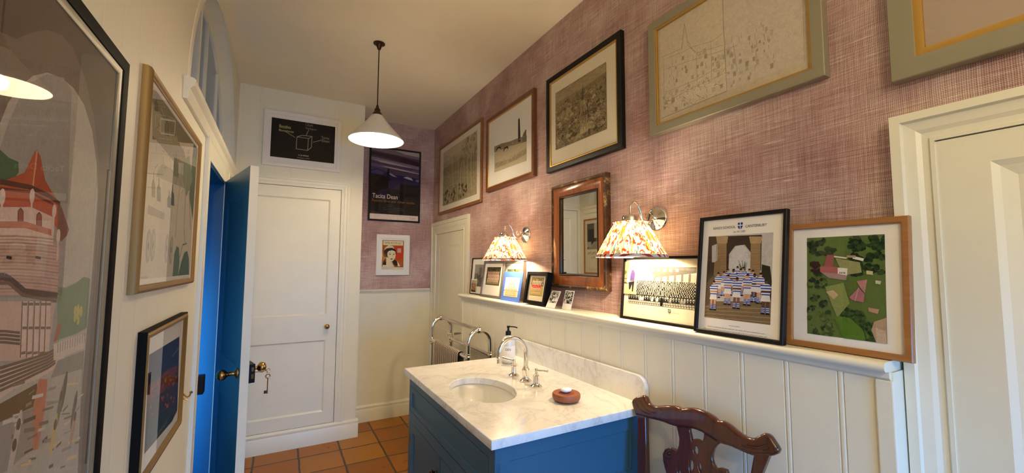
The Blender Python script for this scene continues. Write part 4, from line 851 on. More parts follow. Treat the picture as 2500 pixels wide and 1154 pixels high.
for row in range(11):
    y = y0 + Hp*(.62 - .038*row); s = Hp*(.055 + .003*row); n_ = 40 - row
    for k in range(n_):
        x = x0 + Wp*((k+.5*(row % 2))/n_ + rd.uniform(-.005,.005)); g_ = rd.choice((14,22,36,50,64)); a.poly([(x-s*.35, y-s*.5), (x+s*.35, y-s*.5), (x+s*.28, y+s*.2), (x-s*.28, y+s*.2)], (g_, g_, g_*.92)); a.ell(x, y+s*.36, s*.17, s*.22, (206,200,182), 6)
for k in range(26): x = x0+Wp*(k+.5)/26; g_ = rd.choice((26,30,36,120,206)); bust(a, x, y0+Hp*.10, Hp*.13, (g_, g_, g_*.95), (210,204,188), (60,56,50))
for k in range(28): x = x0+Wp*(k+.5)/28; bust(a, x, y0-Hp*.01, Hp*.10, (104,100,90), (206,200,184), (70,66,60)); a.ell(x, y0+Hp*.01, Hp*.035, Hp*.012, (206,200,184), 6)
a.rect(x0+Wp*.52, y0, x0+Wp*.56, y0+Hp*.20, (16,14,12)); a.clip = None
q = P(1634,765); shield(a, q[0], q[1], .012, .016, (30,30,36), (225,220,205)); caption(a, P(1601,757)[0], P(1627,757)[0], P(1601,757)[1], .0024, (120,112,96), rnd); caption(a, P(1641,764)[0], P(1660,764)[0], P(1641,764)[1], .0024, (120,112,96), rnd); caption(a, P(1540,744)[0], P(1553,744)[0], P(1540,744)[1], .002, (140,132,112), rnd)
finish(a, zp, r)
sp_ = Art((r, zp)); q0 = sp_.P(1521,716); q1 = sp_.P(1559,638)
snap = thing('snapshot', 'small colour snapshot of a seated couple tucked into the school group frame', 'photograph', tuple((mat_world(r) @ V(((q0[0]+q1[0])/2, q0[1], zp+.0042))) - V((0,0,H))), mat_world(r).to_3x3())
sw, sh = abs(q1[0]-q0[0]), q1[1]-q0[1]; G().box(-sw/2, sw/2, 0, sh, 0, .0004).done('photo_paper', M['whiteboard'], snap, local=True)
a = Art(); e = .0; a.rect(-sw/2+e, e, sw/2-.002, sh-e, (170,160,140)); a.rect(-sw/2, 0, sw/2-.002, sh*.25, (186,166,128)); a.poly([(-sw/2,sh), (-sw*.1,sh), (-sw*.14,sh*.3), (-sw/2,sh*.3)], (150,138,100)); a.rect(-sw*.5, sh*.32, sw*.3, sh*.36, (70,54,34)); a.rect(-sw*.5, sh*.46, -sw*.2, sh*.48, (80,64,40)); a.blob(-sw*.38, sh*.66, sw*.12, (84,96,50), rnd)
a.poly([(-sw*.24,sh*.34), (-sw*.02,sh*.34), (.0,sh*.56), (-sw*.05,sh*.68), (-sw*.16,sh*.68), (-sw*.20,sh*.5)], (120,170,210)); a.ell(-sw*.11, sh*.73, sw*.05, sh*.035, (222,180,150)); a.ell(-sw*.12, sh*.755, sw*.06, sh*.025, (230,216,180)); a.poly([(-sw*.14,sh*.34), (-sw*.08,sh*.34), (-sw*.16,sh*.14), (-sw*.22,sh*.15)], (222,180,150))
a.poly([(.02*sw,sh*.40), (sw*.32,sh*.40), (sw*.36,sh*.62), (sw*.26,sh*.74), (sw*.12,sh*.74), (sw*.04,sh*.58)], (92,72,130)); a.ell(sw*.19, sh*.80, sw*.055, sh*.045, (210,160,130)); a.ell(sw*.19, sh*.835, sw*.06, sh*.02, (110,100,90)); a.poly([(-.06*sw,sh*.36), (sw*.34,sh*.40), (sw*.28,sh*.08), (sw*.20,sh*.08), (sw*.18,sh*.30), (sw*.06,sh*.14), (-.02*sw,sh*.14)], (36,32,40)); a.make('print', snap, .0005)
# D black thin frame at the far end, with a small print tucked in
r, a, zp = shelf_pic('framed_photograph', 'thin black framed grey photograph of a church, first on the shelf beside the corner door', 1.318, 1.340, .060, 2.725, 3.035, .012, .008, M['black'], mount=M['whiteboard'], opening=(-.105, .062, .12, .232), cat='photograph')
op = (-.105,.062,.12,.232); a.clip = op; bg(a, op, (150,148,140)); a.rect(op[0], op[1], op[2], .14, (92,90,84)); a.rect(-.02, .13, .03, .21, (112,110,104)); 
for k in range(40): a.blob(rnd.uniform(*op[::2]), rnd.uniform(.10,.165), .012, rnd.choice([(70,70,62), (96,96,86), (120,118,106)]), rnd)
a.ell(-.06, .10, .03, .025, (170,168,158)); a.clip = None; finish(a, zp, r)
mwD = mat_world(r)
s_ = thing('small_photograph', 'tiny white bordered photograph tucked into the corner of the church picture', 'photograph', tuple(mwD @ V((-.092, .009, zp+.0052)) - V((0,0,H))), mwD.to_3x3())
G().box(-.052, .052, 0, .108, 0, .0005).done('photo_paper', M['whiteboard'], s_, local=True); a = Art(); a.rect(-.044, .008, .044, .10, (120,88,66)); a.rect(-.044, .074, .044, .10, (170,160,140)); a.rect(-.044, .008, .044, .022, (60,36,28))
for k in range(60): a.blob(rnd.uniform(-.042,.042), rnd.uniform(.024,.074), .004, rnd.choice([(176,140,100), (140,100,72), (200,170,130)]), rnd)
a.make('print', s_, .0006)
# F frame partly hidden (behind E and the blue mount)
r, a, zp = shelf_pic('framed_photograph', 'silver grey framed garden photograph behind the blue mounted picture', 1.328, 1.345, .033, 2.243, 2.50, .024, .015, M['silvergrey'], mount=M['whiteboard'], opening=(-.095,.04,.09,.20), cat='photograph')
op = (-.095,.04,.09,.20); bg(a, op, (120,130,80)); a.clip = op
for k in range(90): a.blob(rnd.uniform(*op[::2]), rnd.uniform(.05,.2), .009, rnd.choice([(70,84,40), (150,150,80), (190,186,120), (96,110,56)]), rnd)
a.clip = None; finish(a, zp, r)
# E grey framed team photograph
r, a, zp = shelf_pic('framed_photograph', 'grey framed team photograph on a dark ground standing second from the corner door', 1.277, 1.311, .034, 2.438, 2.752, .014, .017, M['grey'], mount=M['whiteboard'], opening=(-.108, .085, .108, .215), cat='photograph', stand=-.2)
op = (-.108,.085,.108,.215); a.clip = op; bg(a, op, (46,36,30)); a.rect(op[0], .085, op[2], .11, (84,96,50)); 
for k in range(50): a.blob(rnd.uniform(*op[::2]), rnd.uniform(.175,.215), .010, rnd.choice([(70,66,34), (50,46,26), (96,88,50)]), rnd)
for row in range(3):
    for k in range(9): people(a, -.082+.0205*k+.006*(row % 2), .140-.024*row, .050, (214,180,160), (226,214,196), (206,160,130), rnd, hair=(60,40,28))
a.clip = None; finish(a, zp, r)
# G blue mount, frameless
def card_thing(name, label, Xb, Xt, zt, y0, y1, t, mat, yaw=0, group=GS):
    B, W_, h = lean(Xb, Xt, zt, y0, y1); B = MX.Rotation(yaw, 3, 'Z') @ B; n = B @ V((0,0,1)); P0 = V((Xb, (y0+y1)/2, SHZ+.0008)) - n*t; P0.z = max(P0.z, SHZ+.0008)
    r = thing(name, label, 'photograph', P0, B, group); G().box(-W_/2, W_/2, 0, h, 0, t).done('mount', mat, r, local=True, bevel=.0004)
    G().box(-.012, .012, -h*.68, 0, -.0015, 0, MX.Translation((0, h*.7, -.0002)) @ MX.Rotation(.28, 4, 'X')).done('easel_strut', M['backing'], r, local=True)
    return r, W_, h
r, W_, h_ = card_thing('mounted_photograph', 'team photograph in a bright blue card mount standing between two dark frames', 1.262, 1.294, -.037, 2.158, 2.398, .003, M['blueboard'])
a = Art(); w, y0, y1 = .090, .030, .150; a.rect(-w, y0, w, y1, (240,238,228)); a.rect(-w, y0, w, y0+.035, (206,190,160)); a.line([(-w, y0+.036), (w, y0+.036)], .003, (40,40,50))
for row, (n_, yy) in enumerate(((1, .100), (3, .088), (5, .070), (7, .048), (6, .036))):
    for k in range(n_): people(a, (k-(n_-1)/2)*.021, yy-.012, .050, (206,196,150), (196,184,140), (196,150,116), rnd, stripe=(150,150,120) if row < 3 else (40,44,80), hair=(80,66,50))
a.make('print', r, .0031)
# H black box frame with red and gold team
r, a, zp = shelf_pic('framed_photograph', 'chunky black box frame holding a yellowed team photograph with a red row', 1.258, 1.290, -.039, 1.888, 2.106, .036, .020, M['blackmat'], mount=M['cream'], opening=(-.070, .045, .066, .155), cat='photograph', rec=.014, lip=.002, stand=-.18)
op = (-.070,.045,.066,.155); a.clip = op; bg(a, op, (176,160,84)); a.rect(op[0], .112, op[2], .155, (110,94,50)); a.rect(.040, .105, .062, .148, (80,76,60)); people(a, .051, .108, .038, (200,196,180), (60,60,60), (206,170,140), rnd)
for k in range(30): a.blob(rnd.uniform(*op[::2]), rnd.uniform(.135,.155), .006, rnd.choice([(130,104,44), (150,130,66), (90,80,44)]), rnd)
for k in range(6): people(a, -.050+.0165*k, .098, .044, (196,186,150), (196,186,150), (206,176,140), rnd)
for k in range(7): people(a, -.052+.0145*k, .074, .044, (186,40,44), (214,200,170), (206,176,140), rnd)
for k in range(6): people(a, -.048+.0155*k, .052, .036, (186,150,80), (214,200,170), (206,176,140), rnd)
a.rect(-.053, .093, .042, .106, (196,44,50)); a.clip = None
for k in range(9): a.blob(-.05+.011*k, .099+rnd.uniform(-.003,.003), .003, (226,180,150), rnd)
finish(a, zp, r)
# I, J small cards
for lab, Xb, Xt, zt, ya, yb, sd in (('small black and white snapshot card leaning right of the chunky black frame', 1.257, 1.300, -.134, 1.782, 1.864, 1), ('small black and white snapshot card standing upright, nearest below the mirror', 1.286, 1.312, -.127, 1.682, 1.757, 2)):
    r, W_, h_ = card_thing('snapshot_card', lab, Xb, Xt, zt, ya, yb, .0015, M['whiteboard'], group='snapshot cards below the mirror'); a = Art(); rd = random.Random(sd)
    a.rect(-W_/2+.004, h_*.30, W_/2-.004, h_-.004, (150,148,142)); a.clip = (-W_/2+.004, h_*.28, W_/2-.004, h_-.004)
    for k in range(14): bust(a, rd.uniform(-.03,.03), h_*rd.uniform(.26,.62), .022, rd.choice([(20,20,20), (30,30,32), (210,208,200)]), (214,210,200), (40,38,36))
    for k in range(16): a.blob(rd.uniform(-.035,.035), h_*rd.uniform(.7,.98), .006, rd.choice([(40,40,40), (200,198,190), (90,90,88)]), rd)
    a.make('print', r, .0016)

#SECTION MIRROR
mr_ = thing('wall_mirror', 'old mirror in a red brown veneered frame with chipped gilt edges between the wall lamps', 'mirror', (WX, (1.468+1.919)/2, -.117), B_RIGHT)
Wm, Hm = .451, .567
G().ring(Wm, Hm, [(0, .001), (0, .028), (.004, .034), (.012, .036), (.018, .032), (.018, .001)]).done('outer_edge', M['chip'], mr_, local=True, smooth=True, label='chipped gilt outer edge')
G().ring(Wm, Hm, [(.0185, .002), (.0185, .030), (.024, .033), (.060, .026), (.066, .022), (.066, .002)]).done('frame', M['maple'], mr_, local=True, smooth=True)
G().ring(Wm, Hm, [(.0665, .002), (.0665, .024), (.070, .0265), (.074, .024), (.077, .014), (.077, .002)]).done('inner_bead', M['bronze'], mr_, local=True, smooth=True)
G().box(-Wm/2+.078, Wm/2-.078, .078, Hm-.078, .010, .0125).done('mirror_glass', M['mirror'], mr_, local=True)
G().box(-Wm/2+.01, Wm/2-.01, .01, Hm-.01, .001, .009).done('backing_board', M['backing'], mr_, local=True)

#SECTION LAMPS
def sconce(y, label):
    r = thing('wall_lamp', label, 'wall lamp', (WX, y, .199), group='pleated shade wall lamps'); c = V((WX, y, .199)); ax = (-1,0,0)
    G().lathe([(.053, 0), (.053, .006), (.049, .011), (.046, .010), (.030, .018), (.014, .024), (.010, .030), (.0, .031)], c, ax, 40, cap=False).done('back_plate', M['chrome'], r, smooth=True)
    sx = 1.21; top = V((sx, y, .203))
    pts = [c + V((-.024,0,0)), c + V((-.045,0,-.014)), c + V((-.068,0,-.020)), c + V((-.092,0,-.004)), c + V((-.104,0,.028)), c + V((-.118,0,.054)), c + V((-.134,0,.062)), c + V((-.150,0,.052)), V((sx, y, .235)), V((sx, y, .203))]
    G().tube(spline(pts, 6), .0045, 12).done('arm', M['chrome'], r, smooth=True)
    G().tube(spline([c + V((-.030,0,.0)), c + V((-.046,0,.022)), c + V((-.066,0,.022)), c + V((-.072,0,.004)), c + V((-.062,0,-.004)), c + V((-.058,0,.004))], 6), .0022, 8).done('scroll', M['chrome'], r, smooth=True)
    G().tube([c + V((-.030,0,.012)), c + V((-.05,0,-.016))], .006, 10).done('collar', M['chrome'], r, smooth=True)
    G().lathe([(.034, .180), (.034, .198), (.030, .203), (.008, .205), (.006, .212)], (sx, y, 0), n=32, cap=False).done('lamp_holder', M['chrome'], r, smooth=True)
    G().lathe([(.012, .145), (.014, .15), (.014, .184), (.0, .186)], (sx, y, 0), n=16, cap=False).done('socket', M['ivory'], r, smooth=True)
    g = G(); n = 144; prof = [(.060, .172), (.066, .176), (.062, .168), (.078, .145), (.092, .120), (.108, .090), (.122, .065), (.134, .046)]
    vs = []
    for i, (rr, z) in enumerate(prof):
        for k in range(n):
            an = 2*PI*k/n; amp = .0022*(1.2 - i/9); q = rr + amp*math.cos(an*36) + .0012*math.sin(an*11); vs.append((sx + q*math.cos(an), y + q*math.sin(an), z))
    g.add(vs, [(i*n+k, i*n+(k+1) % n, (i+1)*n+(k+1) % n, (i+1)*n+k) for i in range(len(prof)-1) for k in range(n)]); g.done('lamp_shade', M['shade'], r, smooth='all')
    G().lathe([(.1335, .047), (.1365, .047), (.1395, .036), (.1375, .036), (.1335, .047)], (sx, y, 0), n=72, cap=False).done('shade_trim', M['trimfab'], r, smooth=True)
    g = G()
    for k in range(3): an = 2*PI*k/3 + .5; g.tube([(sx+.012*math.cos(an), y+.012*math.sin(an), .178), (sx+.058*math.cos(an), y+.058*math.sin(an), .171)], .0012, 6)
    g.tube([(sx+.058*math.cos(t), y+.058*math.sin(t), .171) for t in (2*PI*k/32 for k in range(32))], .0012, 6, True); g.done('shade_carrier', M['chrome'], r)
    G().lathe([(.0, .118), (.010, .121), (.014, .130), (.012, .140), (.010, .146)], (sx, y, 0), n=20, cap=False).done('bulb', M['bulb'], r, smooth='all')
sconce(2.244, 'chrome wall lamp with pleated floral shade above the small shelf photographs')
sconce(1.189, 'chrome wall lamp with pleated floral shade right of the wooden mirror')
# pendant
r = thing('pendant_lamp', 'white cone pendant lamp hanging from the ceiling on a dark cord', 'ceiling lamp', (.5, 2.651, CZ)); px_, py_ = .5, 2.651
G().lathe([(.036, CZ-.001), (.036, CZ-.006), (.022, CZ-.012), (.013, CZ-.030), (.011, CZ-.040), (.004, CZ-.046)], (px_, py_, 0), cap=False).done('ceiling_rose', M['bronze'], r, smooth=True)
G().tube([(px_, py_, CZ-.044), (px_, py_, 1.02)], .0035, 8).done('cord', M['bronze'], r, smooth=True)
G().lathe([(.004, 1.022), (.008, 1.012), (.010, 1.000), (.018, .990), (.019, .975), (.026, .968), (.032, .952), (.034, .944)], (px_, py_, 0), cap=False).done('gallery', M['bronze'], r, smooth=True)
G().lathe([(.030, .953), (.036, .948), (.062, .912), (.100, .868), (.140, .825), (.166, .796), (.169, .789), (.167, .787)], (px_, py_, 0), n=64, cap=False).done('lamp_shade', M['enamel_out'], r, smooth='all')
G().lathe([(.027, .951), (.033, .946), (.060, .908), (.098, .864), (.138, .821), (.164, .792), (.166, .788)], (px_, py_, 0), n=64, cap=False).done('shade_lining', M['enamel_in'], r, smooth='all', label='bright white inside of the shade')
G().lathe([(.013, .950), (.013, .93), (.012, .91)], (px_, py_, 0), n=20).done('socket', M['ivory'], r, smooth=True)
G().lathe([(.012, .909), (.020, .895), (.029, .872), (.030, .862), (.022, .845), (.0, .838)], (px_, py_, 0), n=24, cap=False).done('bulb', M['bulb'], r, smooth='all')

#SECTION VANITY
VX0, VX1, VY0, VY1 = .612, 1.25, 1.192, 2.172; VT = -.567
v = thing('vanity_unit', 'blue painted washstand cabinet with panelled side and doors', 'cabinet', ((VX0+VX1)/2, (VY0+VY1)/2, FZ))
g = G(); g.box(VX0+.02, VX1, VY1-.018, VY1, FZ+.08, VT-.002); g.box(VX1-.018, VX1, VY0+.02, VY1-.018, FZ+.08, VT-.002); g.box(VX0+.02, VX1-.018, VY0+.02, VY1-.018, FZ+.08, FZ+.10); g.box(VX0+.05, VX1, VY0+.03, VY1-.03, FZ, FZ+.08)
g.done('carcass', M['blue'], v)
# face frame (front looks to -X), openings for drawer and doors
mf = MX.Translation((VX0, VY1, FZ)) @ basis((0,-1,0), (0,0,1)).to_4x4()
def P3(y, z): return (VY1-y, z-FZ)
Wv = VY1-VY0; Hv = VT-FZ-.002
o1 = [(.017, .705), (.017, .832), (.937, .832), (.937, .705)]
o2 = [(.020, .12), (.020, .655), (.478, .655), (.478, .12)]; o3 = [(.482, .12), (.482, .655), (.937, .655), (.937, .12)]
G().flat([(0, .03), (0, Hv), (Wv, Hv), (Wv, .03)], [o1, [(.020,.12), (.020,.655), (.937,.655), (.937,.12)]], .02, MX.Translation((0,0,0)) @ mf @ MX.Translation((0,0,-.010))).done('face_frame', M['blue'], v, bevel=.0008)
e = .0022
dr = panel_leaf('drawer_front', mf @ MX.Translation((.017+e, .705+e, -.0005)), .920-2*e, .127-2*e, .018, [(.028, .892-2*e, .026, .100-2*e)], M['blue'], v, rec=.007, bw=.004)
for i, x in enumerate((.020, .4795)):
    dd = panel_leaf('door', mf @ MX.Translation((x+e, .12+e, -.0005)), .4575-2*e, .535-2*e, .018, [(.042, .4155-2*e, .045, .490-2*e)], M['blue'], v, rec=.007, bw=.004)
    kx = (.020+.4575-.030) if i == 0 else .4795+.030
    G().lathe([(.009, 0), (.006, .003), (.0055, .012), (.010, .017), (.0145, .022), (.0135, .028), (.006, .032), (0, .0325)], mf @ V((kx - .008*(1 if i == 0 else -1), .578, 0)), (-1,0,0), 20, cap=False).done('knob', M['bronze'], dd, smooth='all')
    hx = .020+e*.5 if i == 0 else .937-e*.5
    for zz in (.545, .17): G().tube([mf @ V((hx, zz, .001)), mf @ V((hx, zz+.050, .001))], .0022, 8).done('hinge', M['brass'], dd, smooth=True)
mside = MX.Translation((VX0+.004, VY0, FZ)) @ B_BACK.to_4x4()
panel_leaf('side_panel', mside @ MX.Translation((0, .03, 0)), VX1-VX0-.004, Hv-.03, .018, [(.047, .585, .06, .595), (.047, .585, .648, .797)], M['blue'], v, rec=.008, bw=.005)
# marble counter with oval opening
ct = thing('marble_countertop', 'white veined marble washstand top with an oval opening', 'countertop', (.92, 1.68, VT))
SC = (.790, 1.668); ov = [(SC[0] + .135*math.cos(t), SC[1] + .200*math.sin(t)) for t in (2*PI*k/72 for k in range(72))]
G().flat([(.590, 1.170), (1.2745, 1.170), (1.2745, 2.190), (.590, 2.190)], [ov], .030, MX.Translation((0,0,VT+.0155)), .003).done('slab', M['marble'], ct, smooth=True)
r_ = .045; y0, y1, z0, z1 = 1.172, 2.188, VT+.031, -.432
spo = [(y0, z0), (y1, z0), (y1, z1-r_)] + [(y1-r_+r_*math.cos(t), z1-r_+r_*math.sin(t)) for t in (PI/2*k/8 for k in range(1, 9))] + [(y0+r_-r_*math.sin(t), z1-r_+r_*math.cos(t)) for t in (PI/2*k/8 for k in range(0, 9))]
G().flat(spo, [], .019, MX.Translation((1.2642, 0, 0)) @ MX(((0,0,1,0), (1,0,0,0), (0,1,0,0), (0,0,0,1))), .0025).done('splashback', M['marble'], ct, smooth=True)
# basin
bs = thing('sink_basin', 'white oval basin set under the marble top', 'sink', (*SC, -.70))
g = G(); n = 48; prof = [(1.06, VT), (1.03, VT-.001), (1.0, VT-.006), (.985, VT-.03), (.95, VT-.07), (.86, VT-.105), (.66, VT-.128), (.4, VT-.138), (.12, VT-.142), (.115, VT-.146)]
vs = [(SC[0] + .140*s*math.cos(2*PI*k/n), SC[1] + .205*s*math.sin(2*PI*k/n), z) for s, z in prof for k in range(n)]
g.add(vs, [(i*n+k, i*n+(k+1) % n, (i+1)*n+(k+1) % n, (i+1)*n+k) for i in range(len(prof)-1) for k in range(n)]); g.done('bowl', M['ivory'], bs, smooth='all')
G().lathe([(.0, .003), (.020, .004), (.024, .002), (.024, 0)], (*SC, VT-.1435), n=24, cap=False).done('plug_hole', M['chrome'], bs, smooth=True)
G().lathe([(.010, 0), (.010, .002), (0, .0025)], (SC[0]+.110, SC[1]-.055, VT-.062), (-1,.3,.35), 16, cap=False).done('overflow', M['bronze'], bs, smooth=True)
# taps
TZ = -.5355
tp = thing('basin_tap', 'tall swan neck nickel tap between two lever handles behind the basin', 'tap', (1.022, 1.681, TZ)); tx_, ty_ = 1.022, 1.681
G().lathe([(.028, 0), (.028, .003), (.022, .008), (.016, .012), (.014, .018), (.0145, .040), (.017, .044), (.019, .052), (.014, .060), (.0105, .068)], (tx_, ty_, TZ), cap=False, n=28).done('base', M['chrome'], tp, smooth=True)
sd = V((-1, .12, 0)).normalized(); R_ = .068; hh = .132
pts = [V((tx_, ty_, TZ+.06)), V((tx_, ty_, TZ+hh*.75)), V((tx_, ty_, TZ+hh))] + [V((tx_, ty_, TZ+hh)) + sd*(R_ - R_*math.cos(t)) + V((0,0,R_*math.sin(t))) for t in (PI*k/16 for k in range(1, 17))] + [V((tx_, ty_, TZ+hh-.020)) + sd*2*R_]
G().tube(pts, .0105, 16).done('spout', M['chrome'], tp, smooth=True)
G().lathe([(.0125, 0), (.0135, .004), (.0135, .009), (.011, .012), (.011, .0)], V((tx_, ty_, TZ+hh-.020)) + sd*2*R_, n=20, cap=False).lathe([(.0095, -.020), (.0095, 0)], V((tx_, ty_, TZ+hh-.020)) + sd*2*R_, n=20).done('nozzle', M['chrome'], tp, smooth=True)
for lab, hx, hy_, dr_ in (('nickel lever tap handle left of the swan neck spout', 1.020, 1.790, V((-.55, .85, .12))), ('nickel lever tap handle right of the swan neck spout, nearest the soap dish', 1.018, 1.584, V((.30, -.95, .10)))):
    t_ = thing('tap_handle', lab, 'tap handle', (hx, hy_, TZ), group='lever handles of the basin tap')
    G().lathe([(.026, 0), (.026, .003), (.020, .008), (.0145, .012), (.014, .014), (.014, .047), (.012, .049), (.0075, .050), (.007, .066)], (hx, hy_, TZ), cap=False, n=28).done('base', M['chrome'], t_, smooth=True)
    dr_ = dr_.normalized(); p0 = V((hx, hy_, TZ+.071)); G().lathe([(.008, -.006), (.0085, 0), (.008, .006), (.0, .0065)], p0, (0,0,1), 16).tube([p0 - dr_*.004, p0 + dr_*.035, p0 + dr_*.064], .005, 12, rs=[.0045, .0050, .0062]).done('lever', M['chrome'], t_, smooth=True)
# soap dish and soap
sd_ = thing('soap_dish', 'round reddish wooden soap dish on the marble top', 'soap dish', (1.018, 1.362, TZ+.0006)); sc_ = (1.018, 1.362)
G().lathe([(.0, 0), (.038, 0), (.052, .006), (.056, .015), (.056, .027), (.053, .031), (.038, .0295), (.0, .025)], (*sc_, TZ+.0006), n=48, cap=False).done('dish', M['soapwood'], sd_, smooth=True)
g = G()
for k in range(-4, 5):
    L_ = math.sqrt(max(0, .034**2 - (k*.0065)**2)); g.tube([(sc_[0]-L_, sc_[1]+k*.0065, TZ+.0288), (sc_[0]+L_, sc_[1]+k*.0065, TZ+.0288)], .0016, 6)
g.done('ridges', M['soapwood'], sd_, smooth=True)
sp2 = G().lathe([(0, 0), (.010, .001), (.018, .006), (.0195, .011), (.016, .017), (.008, .020), (0, .0205)], (sc_[0]+.002, sc_[1]+.004, TZ+.0315), n=32, cap=False, sx=1.25, sy=1.05).done('soap', M['ivory'], None, smooth='all')
tag(sp2, 'small white bar of soap lying in the wooden soap dish', 'soap')
# pump bottle
bt = thing('soap_bottle', 'clear white liquid soap bottle with a black pump behind the tap', 'bottle', (1.128, 2.045, TZ+.0006)); bc = (1.128, 2.045, TZ+.0006)
M['bottle'] = new_mat('milky_bottle_plastic', (.66, .68, .68), .2, spec=.5)
G().lathe([(0, 0), (.036, 0), (.039, .004), (.039, .112), (.037, .120), (.024, .138), (.014, .146), (.013, .156), (0, .156)], bc, n=40, cap=False).done('bottle_body', M['bottle'], bt, smooth=True)
G().lathe([(.0395, .012), (.0396, .094)], bc, n=40, cap=False).done('label_wrap', M['whiteboard'], bt, smooth='all')
G().lathe([(.015, .150), (.015, .168), (.012, .172), (.006, .174), (.005, .188), (.0075, .189), (.0085, .200), (.006, .202), (0, .202)], bc, n=24, cap=False).tube([V(bc)+V((0,0,.197)), V(bc)+V((.03,-.022,.195)), V(bc)+V((.042,-.030,.190))], .0035, 10).done('pump', M['black'], bt, smooth=True)
# wrap lettering facing the camera
vs, fs, tx0, tx1, ty0, ty1 = text_mesh('DEN'); dirc = math.atan2(-bc[1], -bc[0]); g = G(); ww = .030; hh_ = .0125; out = []
for q in vs:
    s = (q.x-tx0)/(tx1-tx0)*ww - ww*.86; an = dirc + s/.0397 + .25; out.append((bc[0] + .0399*math.cos(an), bc[1] + .0399*math.sin(an), bc[2] + .070 + (q.y-ty0)/(ty1-ty0)*hh_))
g.add(out, fs); g.done('lettering', M['black'], bt)

#SECTION TOWEL RAIL
tr = thing('towel_rail', 'polished nickel heated towel rail with two rounded end hoops behind the washstand', 'towel rail', (1.165, 2.87, FZ))
XL_, XR_, YNr, YF, ZJ, RR = 1.083, 1.245, 2.50, 3.235, -.594, .0155
for y in (YNr, YF):
    zc = -.42 - (XR_-XL_)/2 - RR*.2; R0 = (XR_-XL_)/2; cx = (XL_+XR_)/2
    pts = [V((XL_, y, FZ+.012)), V((XL_, y, ZJ)), V((XL_, y, zc))] + [V((cx - R0*math.cos(t), y, zc + R0*math.sin(t))) for t in (PI*k/16 for k in range(1, 17))] + [V((XR_, y, ZJ)), V((XR_, y, FZ+.012))]
    h = G().tube(pts, RR, 16).done('end_hoop', M['chrome'], tr, smooth=True)
    for x in (XL_, XR_):
        G().lathe([(RR+.001, -.030), (RR+.004, -.026), (RR+.004, -.020), (RR+.001, -.016), (RR+.005, -.010), (RR+.0065, 0), (RR+.005, .010), (RR+.001, .016), (RR+.003, .019), (RR+.003, .023), (RR+.001, .026)], (x, y, ZJ), n=24, cap=False).done('joint_ball', M['chrome'], h, smooth='all')
        G().lathe([(.026, 0), (.026, .006), (.018, .014), (.0165, .02)], (x, y, FZ), n=24, cap=True).done('foot_flange', M['chrome'], h, smooth=True)
    G().lathe([(.0, -.024), (RR+.003, -.022), (RR+.006, 0), (RR+.003, .022), (0, .024)], (cx, y, zc+R0), (1,0,0), n=24, cap=False).done('joint_ball', M['chrome'], h, smooth='all')
for x, z in ((XL_, ZJ), (XR_, ZJ), ((XL_+XR_)/2, -.42 - RR*.2), (XL_, -1.15), (XR_, -1.15)): G().tube([(x, YNr, z), (x, YF, z)], RR*.92, 16).done('crossbar', M['chrome'], tr, smooth=True)
G().lathe([(.010, 0), (.010, .02), (.018, .024), (.018, .032), (.008, .036), (0, .037)], (XR_-.02, YF-.06, ZJ+.045), (-1,0,0), 16, cap=False).lathe([(.012, -.03), (.012, 0)], (XR_, YF-.06, ZJ+.045), (-1,0,0), 12).tube([(XR_+.005, YF-.06, ZJ+.045), (WX-.004, YF-.06, ZJ+.045)], .008, 10).done('valve', M['chrome'], tr, smooth=True)
# striped towel over the front rail
tw_ = []; n1, n2 = 28, 60; ya, yb = 2.625, 3.115; Rt = RR*.92 + .004
for j in range(n2+1):
    y = ya + (yb-ya)*j/n2; f = .004*math.sin(j*.9) ; row = []
    for k in range(n1+1):
        s = k/n1
        if s < .42: z = ZJ - .42 + .42*s/.42; x = XL_ - Rt - f*(1 - s/.42)*1.2 - .004*(1-s/.42)
        elif s <= .58: t = PI*(s-.42)/.16; x = XL_ - Rt*math.cos(t); z = ZJ + Rt*math.sin(t)
        else: q = (s-.58)/.42; x = XL_ + Rt + f*q*1.2; z = ZJ - .36*q
        row.append(V((x, y, z)))
    tw_.append(row)
vs = [p for row in tw_ for p in row]; fs = [(j*(n1+1)+k, j*(n1+1)+k+1, (j+1)*(n1+1)+k+1, (j+1)*(n1+1)+k) for j in range(n2) for k in range(n1)]
tow = link_mesh('towel', vs, fs, M['towel'], None, smooth='all'); tag(tow, 'black and cream striped towel folded over the towel rail', 'towel')
sm = tow.modifiers.new('thick', 'SOLIDIFY'); sm.thickness = .004; sm.offset = 0

#SECTION HOOK
hk = thing('brass_hook', 'small brass hook screwed to the wall right of the lowest left hand picture', 'hook', (LX, 2.17, -.54))
G().box(LX, LX+.003, 2.163, 2.180, -.565, -.515).done('plate', M['brass'], hk, bevel=.001)
G().tube(spline([(LX+.003, 2.172, -.53), (LX+.014, 2.175, -.545), (LX+.022, 2.182, -.545), (LX+.026, 2.186, -.535)], 5), .003, 8).lathe([(0, -.006), (.0055, -.003), (.0055, .003), (0, .006)], (LX+.027, 2.187, -.532), n=12, cap=False).tube([(LX+.003, 2.172, -.55), (LX+.018, 2.172, -.556)], .003, 8).done('hook_arm', M['brass'], hk, smooth=True)

